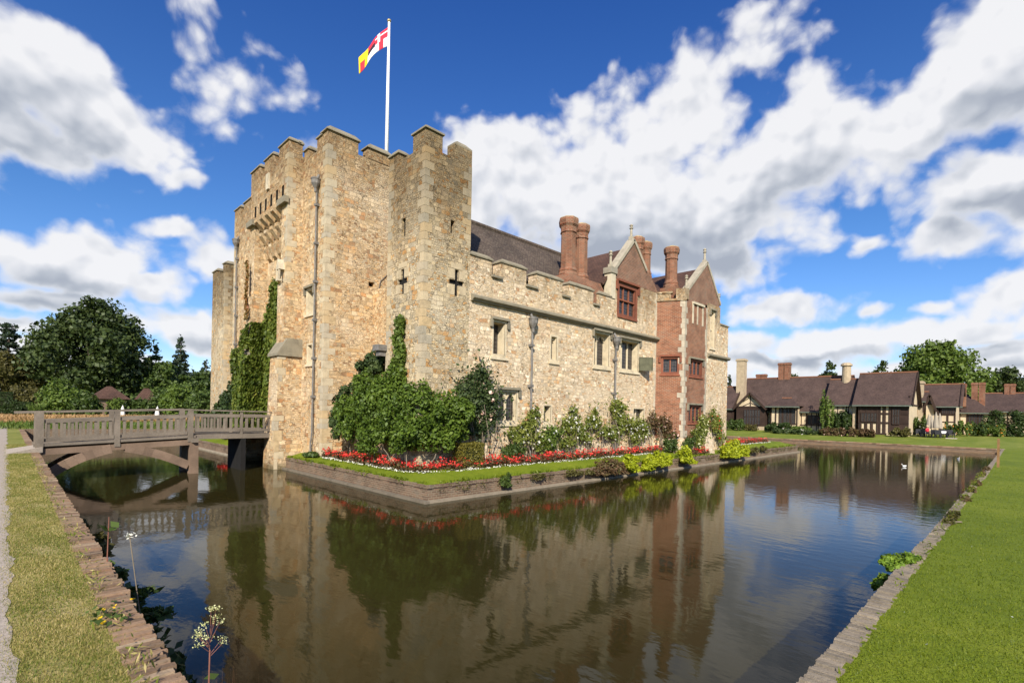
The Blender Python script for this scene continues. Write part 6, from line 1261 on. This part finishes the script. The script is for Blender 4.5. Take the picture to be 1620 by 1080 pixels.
def regR(n):
    r_ = 2.2*np.exp(rng.random(n)*math.log(34/2.2)); th = math.radians(-30)+rng.random(n)*math.radians(58); x, y = r_*np.cos(th), r_*np.sin(th); k = (y < .875-.002*x+.012*rng.normal(size=n)) & (x > .8); return x[k], y[k]
def regL(n):
    y = 2.2*np.exp(rng.random(n)*math.log(30/2.2)); x = .02+rng.random(n)*.60+rng.normal(size=n)*.045; gap = np.sin(x*14+y*3)+np.sin(y*5.1)+1.1*rng.normal(size=n); k = gap > -1.3; return x[k], y[k]
blades('lawn_grass', 'short green blades of the right lawn', 210000, regR, 0, .010, .026, L_GRASS, .0026)
blades('lawn_grass', 'parched blades of the grass strip by the gravel path', 120000, regL, 0, .007, .026, L_GRDRY, .0022)
# leafy plant over the right wall
def leafy(name, label, bl, n, size, mat, foot, asp=.9): return bush(name, label, 'plant', bl, n, size, mat, foot, None, .6, .4, stems=5)
L_WALLP = leafmat('bright_wall_leaves', [(0, (.07, .13, .012)), (.5, (.15, .24, .022)), (1, (.27, .37, .04))], .35)
leafy('wall_plant', 'big-leaved light green plant hanging over the right wall into the moat', [(8.5, 1.04, 1.06, .30, .15, .08), (8.1, 1.12, 1.02, .28, .14, .10), (7.8, 1.16, .82, .2, .12, .14)], 1500, .058, L_WALLP, (8.2, .98, .7))
leafy('wall_plant', 'small yellow-green clump on the top of the right wall further along', [(13.5, .88, 1.0, .7, .12, .06), (12.6, .9, 1.0, .35, .1, .06)], 700, .06, L_OLIVE, (13.3, .88, .9))
bush('wall_plant', 'russet fringe of low plants along the far end of the right wall', 'plant', [(x_, .9, zg(x_, 0)+.0, .8, .12, .08) for x_ in (17, 19.5, 22, 26, 29)], 1800, .07, L_PURP, (22, .9, .85), None, .5, .5, single=True)
# plants on the shaded face of the left wall
bush('wall_weed', 'shaded weeds growing from the face of the left wall by the nearest corner', 'plant', [(1.0, 5.2, .55, .22, .35, .35), (1.05, 4.4, .35, .2, .35, .3), (.95, 6.6, .7, .12, .3, .25), (.98, 3.4, .5, .16, .3, .4)], 1500, .085, L_DARK, (.9, 5.0, .2), None, .6, .6, single=True)
bush('wall_weed', 'broad-leaved weed leaning out over the water from the left wall', 'plant', [(1.12, 7.0, .78, .2, .2, .05), (1.15, 6.7, .55, .2, .22, .06), (.98, 7.4, .9, .1, .15, .1)], 420, .095, L_MID, (.95, 7.1, .5), None, .8, .5, single=True)
bush('wall_weed', 'dry tangled stems on the left wall beside the bridge shadow', 'plant', [(1.0, 9.5, .7, .15, .7, .25), (1.0, 12, .5, .12, .8, .3)], 700, .09, L_OLIVE, (.95, 10, .3), None, .8, .7, single=True)
P_ = np.array([(.62+rng.normal()*.07, 5.35+rng.normal()*.14, 1.13+.02*rng.random()) for i in range(60)]); o = leaves('dandelion', P_, .05, L_MID, None, np.tile([0, 0, 1.], (60, 1)), .4); tag(base(o, .62, 5.35, 1.1), 'dandelion with small yellow flowers on the left wall top', 'plant')
c_ = np.array([(.56, 5.22, 1.17), (.60, 5.36, 1.19), (.67, 5.38, 1.19), (.80, 5.45, 1.20), (.57, 5.12, 1.16)]); P_ = np.repeat(c_, 10, 0)+jit(50, .006); q = leaves('flower_head', P_, .022, F_YEL, o, np.tile([0, 0, 1.], (50, 1)), .35, .6)
# meadowsweet and grasses at the near corner of the bank
L_MSW = leafmat('meadowsweet_heads', [(0, (.38, .42, .12)), (.5, (.62, .62, .28)), (1, (.78, .76, .48))], .3)
def spray(name, label, x, y, z0, z1, seed, headmat=L_MSW, stemmat=None):
    r_ = random.Random(seed); t_ = empty(name, (x, y, z0), label, 'plant'); m_ = MB(); m_.tube([(x, y, z0), (x+.01, y+.01, z1-.16)], [.004, .003], 5); heads = []
    for i in range(12):
        a = r_.random()*2*PI; f = r_.random()**.8; q = (x+.01+math.cos(a)*.06*(1.1-f*.75), y+.01+math.sin(a)*.06*(1.1-f*.75), z1-.16+.20*f); m_.tube([(x+.01, y+.01, z1-.20+.12*f), q], [.0016, .0009], 4); heads.append(q)
    m_.build('stem', stemmat or flat('red_stem', (.22, .09, .06), .8) if 'red_stem' not in MATS else MATS['red_stem'], t_)
    P_ = np.repeat(np.array(heads), 42, 0)+jit(42*12, 1)*np.array([.012, .012, .005]); leaves('flower_head', P_, .0058, headmat, t_, None, .5, .9)
    P_ = np.array([(x+rng.normal()*.05, y+rng.normal()*.05, z0+.1+(z1-z0-.4)*rng.random()) for i in range(16)]); leaves('foliage', P_, .075, L_MID, t_, np.tile([0, 0, 1.], (16, 1)), .5, .5)
m0 = at(330, 985, 2.35); spray('meadowsweet', 'creamy flowering meadowsweet stem rising at the near left corner', m0.x, m0.y, .9, m0.z+.03, 2)
m0 = at(205, 846, 5.0); P_ = np.repeat(np.array([[m0.x, m0.y, m0.z]]), 24, 0)+jit(24, .02); o = leaves('white_flower', P_, .028, F_WHITE, None, None); mm = MB(); mm.tube([(1.0, m0.y, .6), (m0.x, m0.y, m0.z)], .005, 5); tag(base(o, m0.x, m0.y, m0.z), 'single white flower on a stem above the dark water by the left wall', 'flower'); mm.build('stem', L_TWIG, o)
m0 = at(172, 838, 5.75); st = empty('tall_weed', (m0.x-.05, m0.y, .5), 'tall leafy weed stem against the water beside the left wall', 'plant'); mm = MB(); mm.tube([(m0.x-.02, m0.y, .5), (m0.x, m0.y, m0.z+.15)], [.008, .004], 5); mm.build('stem', MATS['red_stem'], st); P_ = np.array([(m0.x+rng.normal()*.06, m0.y+rng.normal()*.06, m0.z+rng.normal()*.03) for i in range(9)]+[(m0.x+rng.normal()*.08, m0.y+rng.normal()*.08, m0.z-.45+rng.normal()*.05) for i in range(12)]); leaves('foliage', P_, .11, L_MID, st, np.tile([0, 0, 1.], (21, 1)), .4, .6)
def tuft(name, label, px, ybot, ytop, dep, n, mat, spread, seed):
    a0 = at(px, ytop, dep); zb = .55; P_ = []; k = n; X = a0.x+rng.normal(size=k)*spread; Y = a0.y+rng.normal(size=k)*spread; H_ = (a0.z-zb)*rng.uniform(.6, 1., k); w_ = .0022; a = rng.random(k)*2*PI; ln_ = rng.normal(size=(k, 2))*.03
    v = np.empty((k, 3, 3)); v[:, 0] = np.stack([X-np.cos(a)*w_, Y-np.sin(a)*w_, np.full(k, zb)], 1); v[:, 1] = np.stack([X+np.cos(a)*w_, Y+np.sin(a)*w_, np.full(k, zb)], 1); v[:, 2] = np.stack([X+ln_[:, 0], Y+ln_[:, 1], zb+H_], 1)
    o = fastmesh(name, v.reshape(-1, 3), k, 3, mat); return tag(base(o, a0.x, a0.y, zb), label, 'grass')
tuft('dry_grass_tuft', 'reddish dry grass tuft right of the meadowsweet', 343, 1080, 1045, 2.3, 130, leafmat('russet_grass', [(0, (.22, .08, .04)), (1, (.34, .16, .08))], .2), .028, 1)
tuft('dry_grass_tuft', 'second reddish grass tuft at the bottom edge further right', 402, 1080, 1062, 2.3, 80, MATS['russet_grass'], .03, 2)
tuft('grass_tuft', 'green weed tuft between the wall corner and the meadowsweet', 286, 1080, 1055, 2.3, 60, L_LIGHT, .03, 3)

def regD(n):
    x, y = regR(n*3); k = np.sin(x*.9+1)*np.sin(y*1.3+x*.4)+.6*rng.normal(size=len(x)) > .75; return x[k][:n], y[k][:n]
X_, Y_ = regD(420); Z_ = np.array([zg(a, b)+.028 for a, b in zip(X_, Y_)]); o = leaves('daisies', np.stack([X_, Y_, Z_], 1), .016, F_WHITE, None, np.tile([0, 0, 1.], (len(X_), 1)), .3, .9); o['kind'] = 'stuff'; tag(o, 'scattered small white daisies in the right lawn', 'flowers')
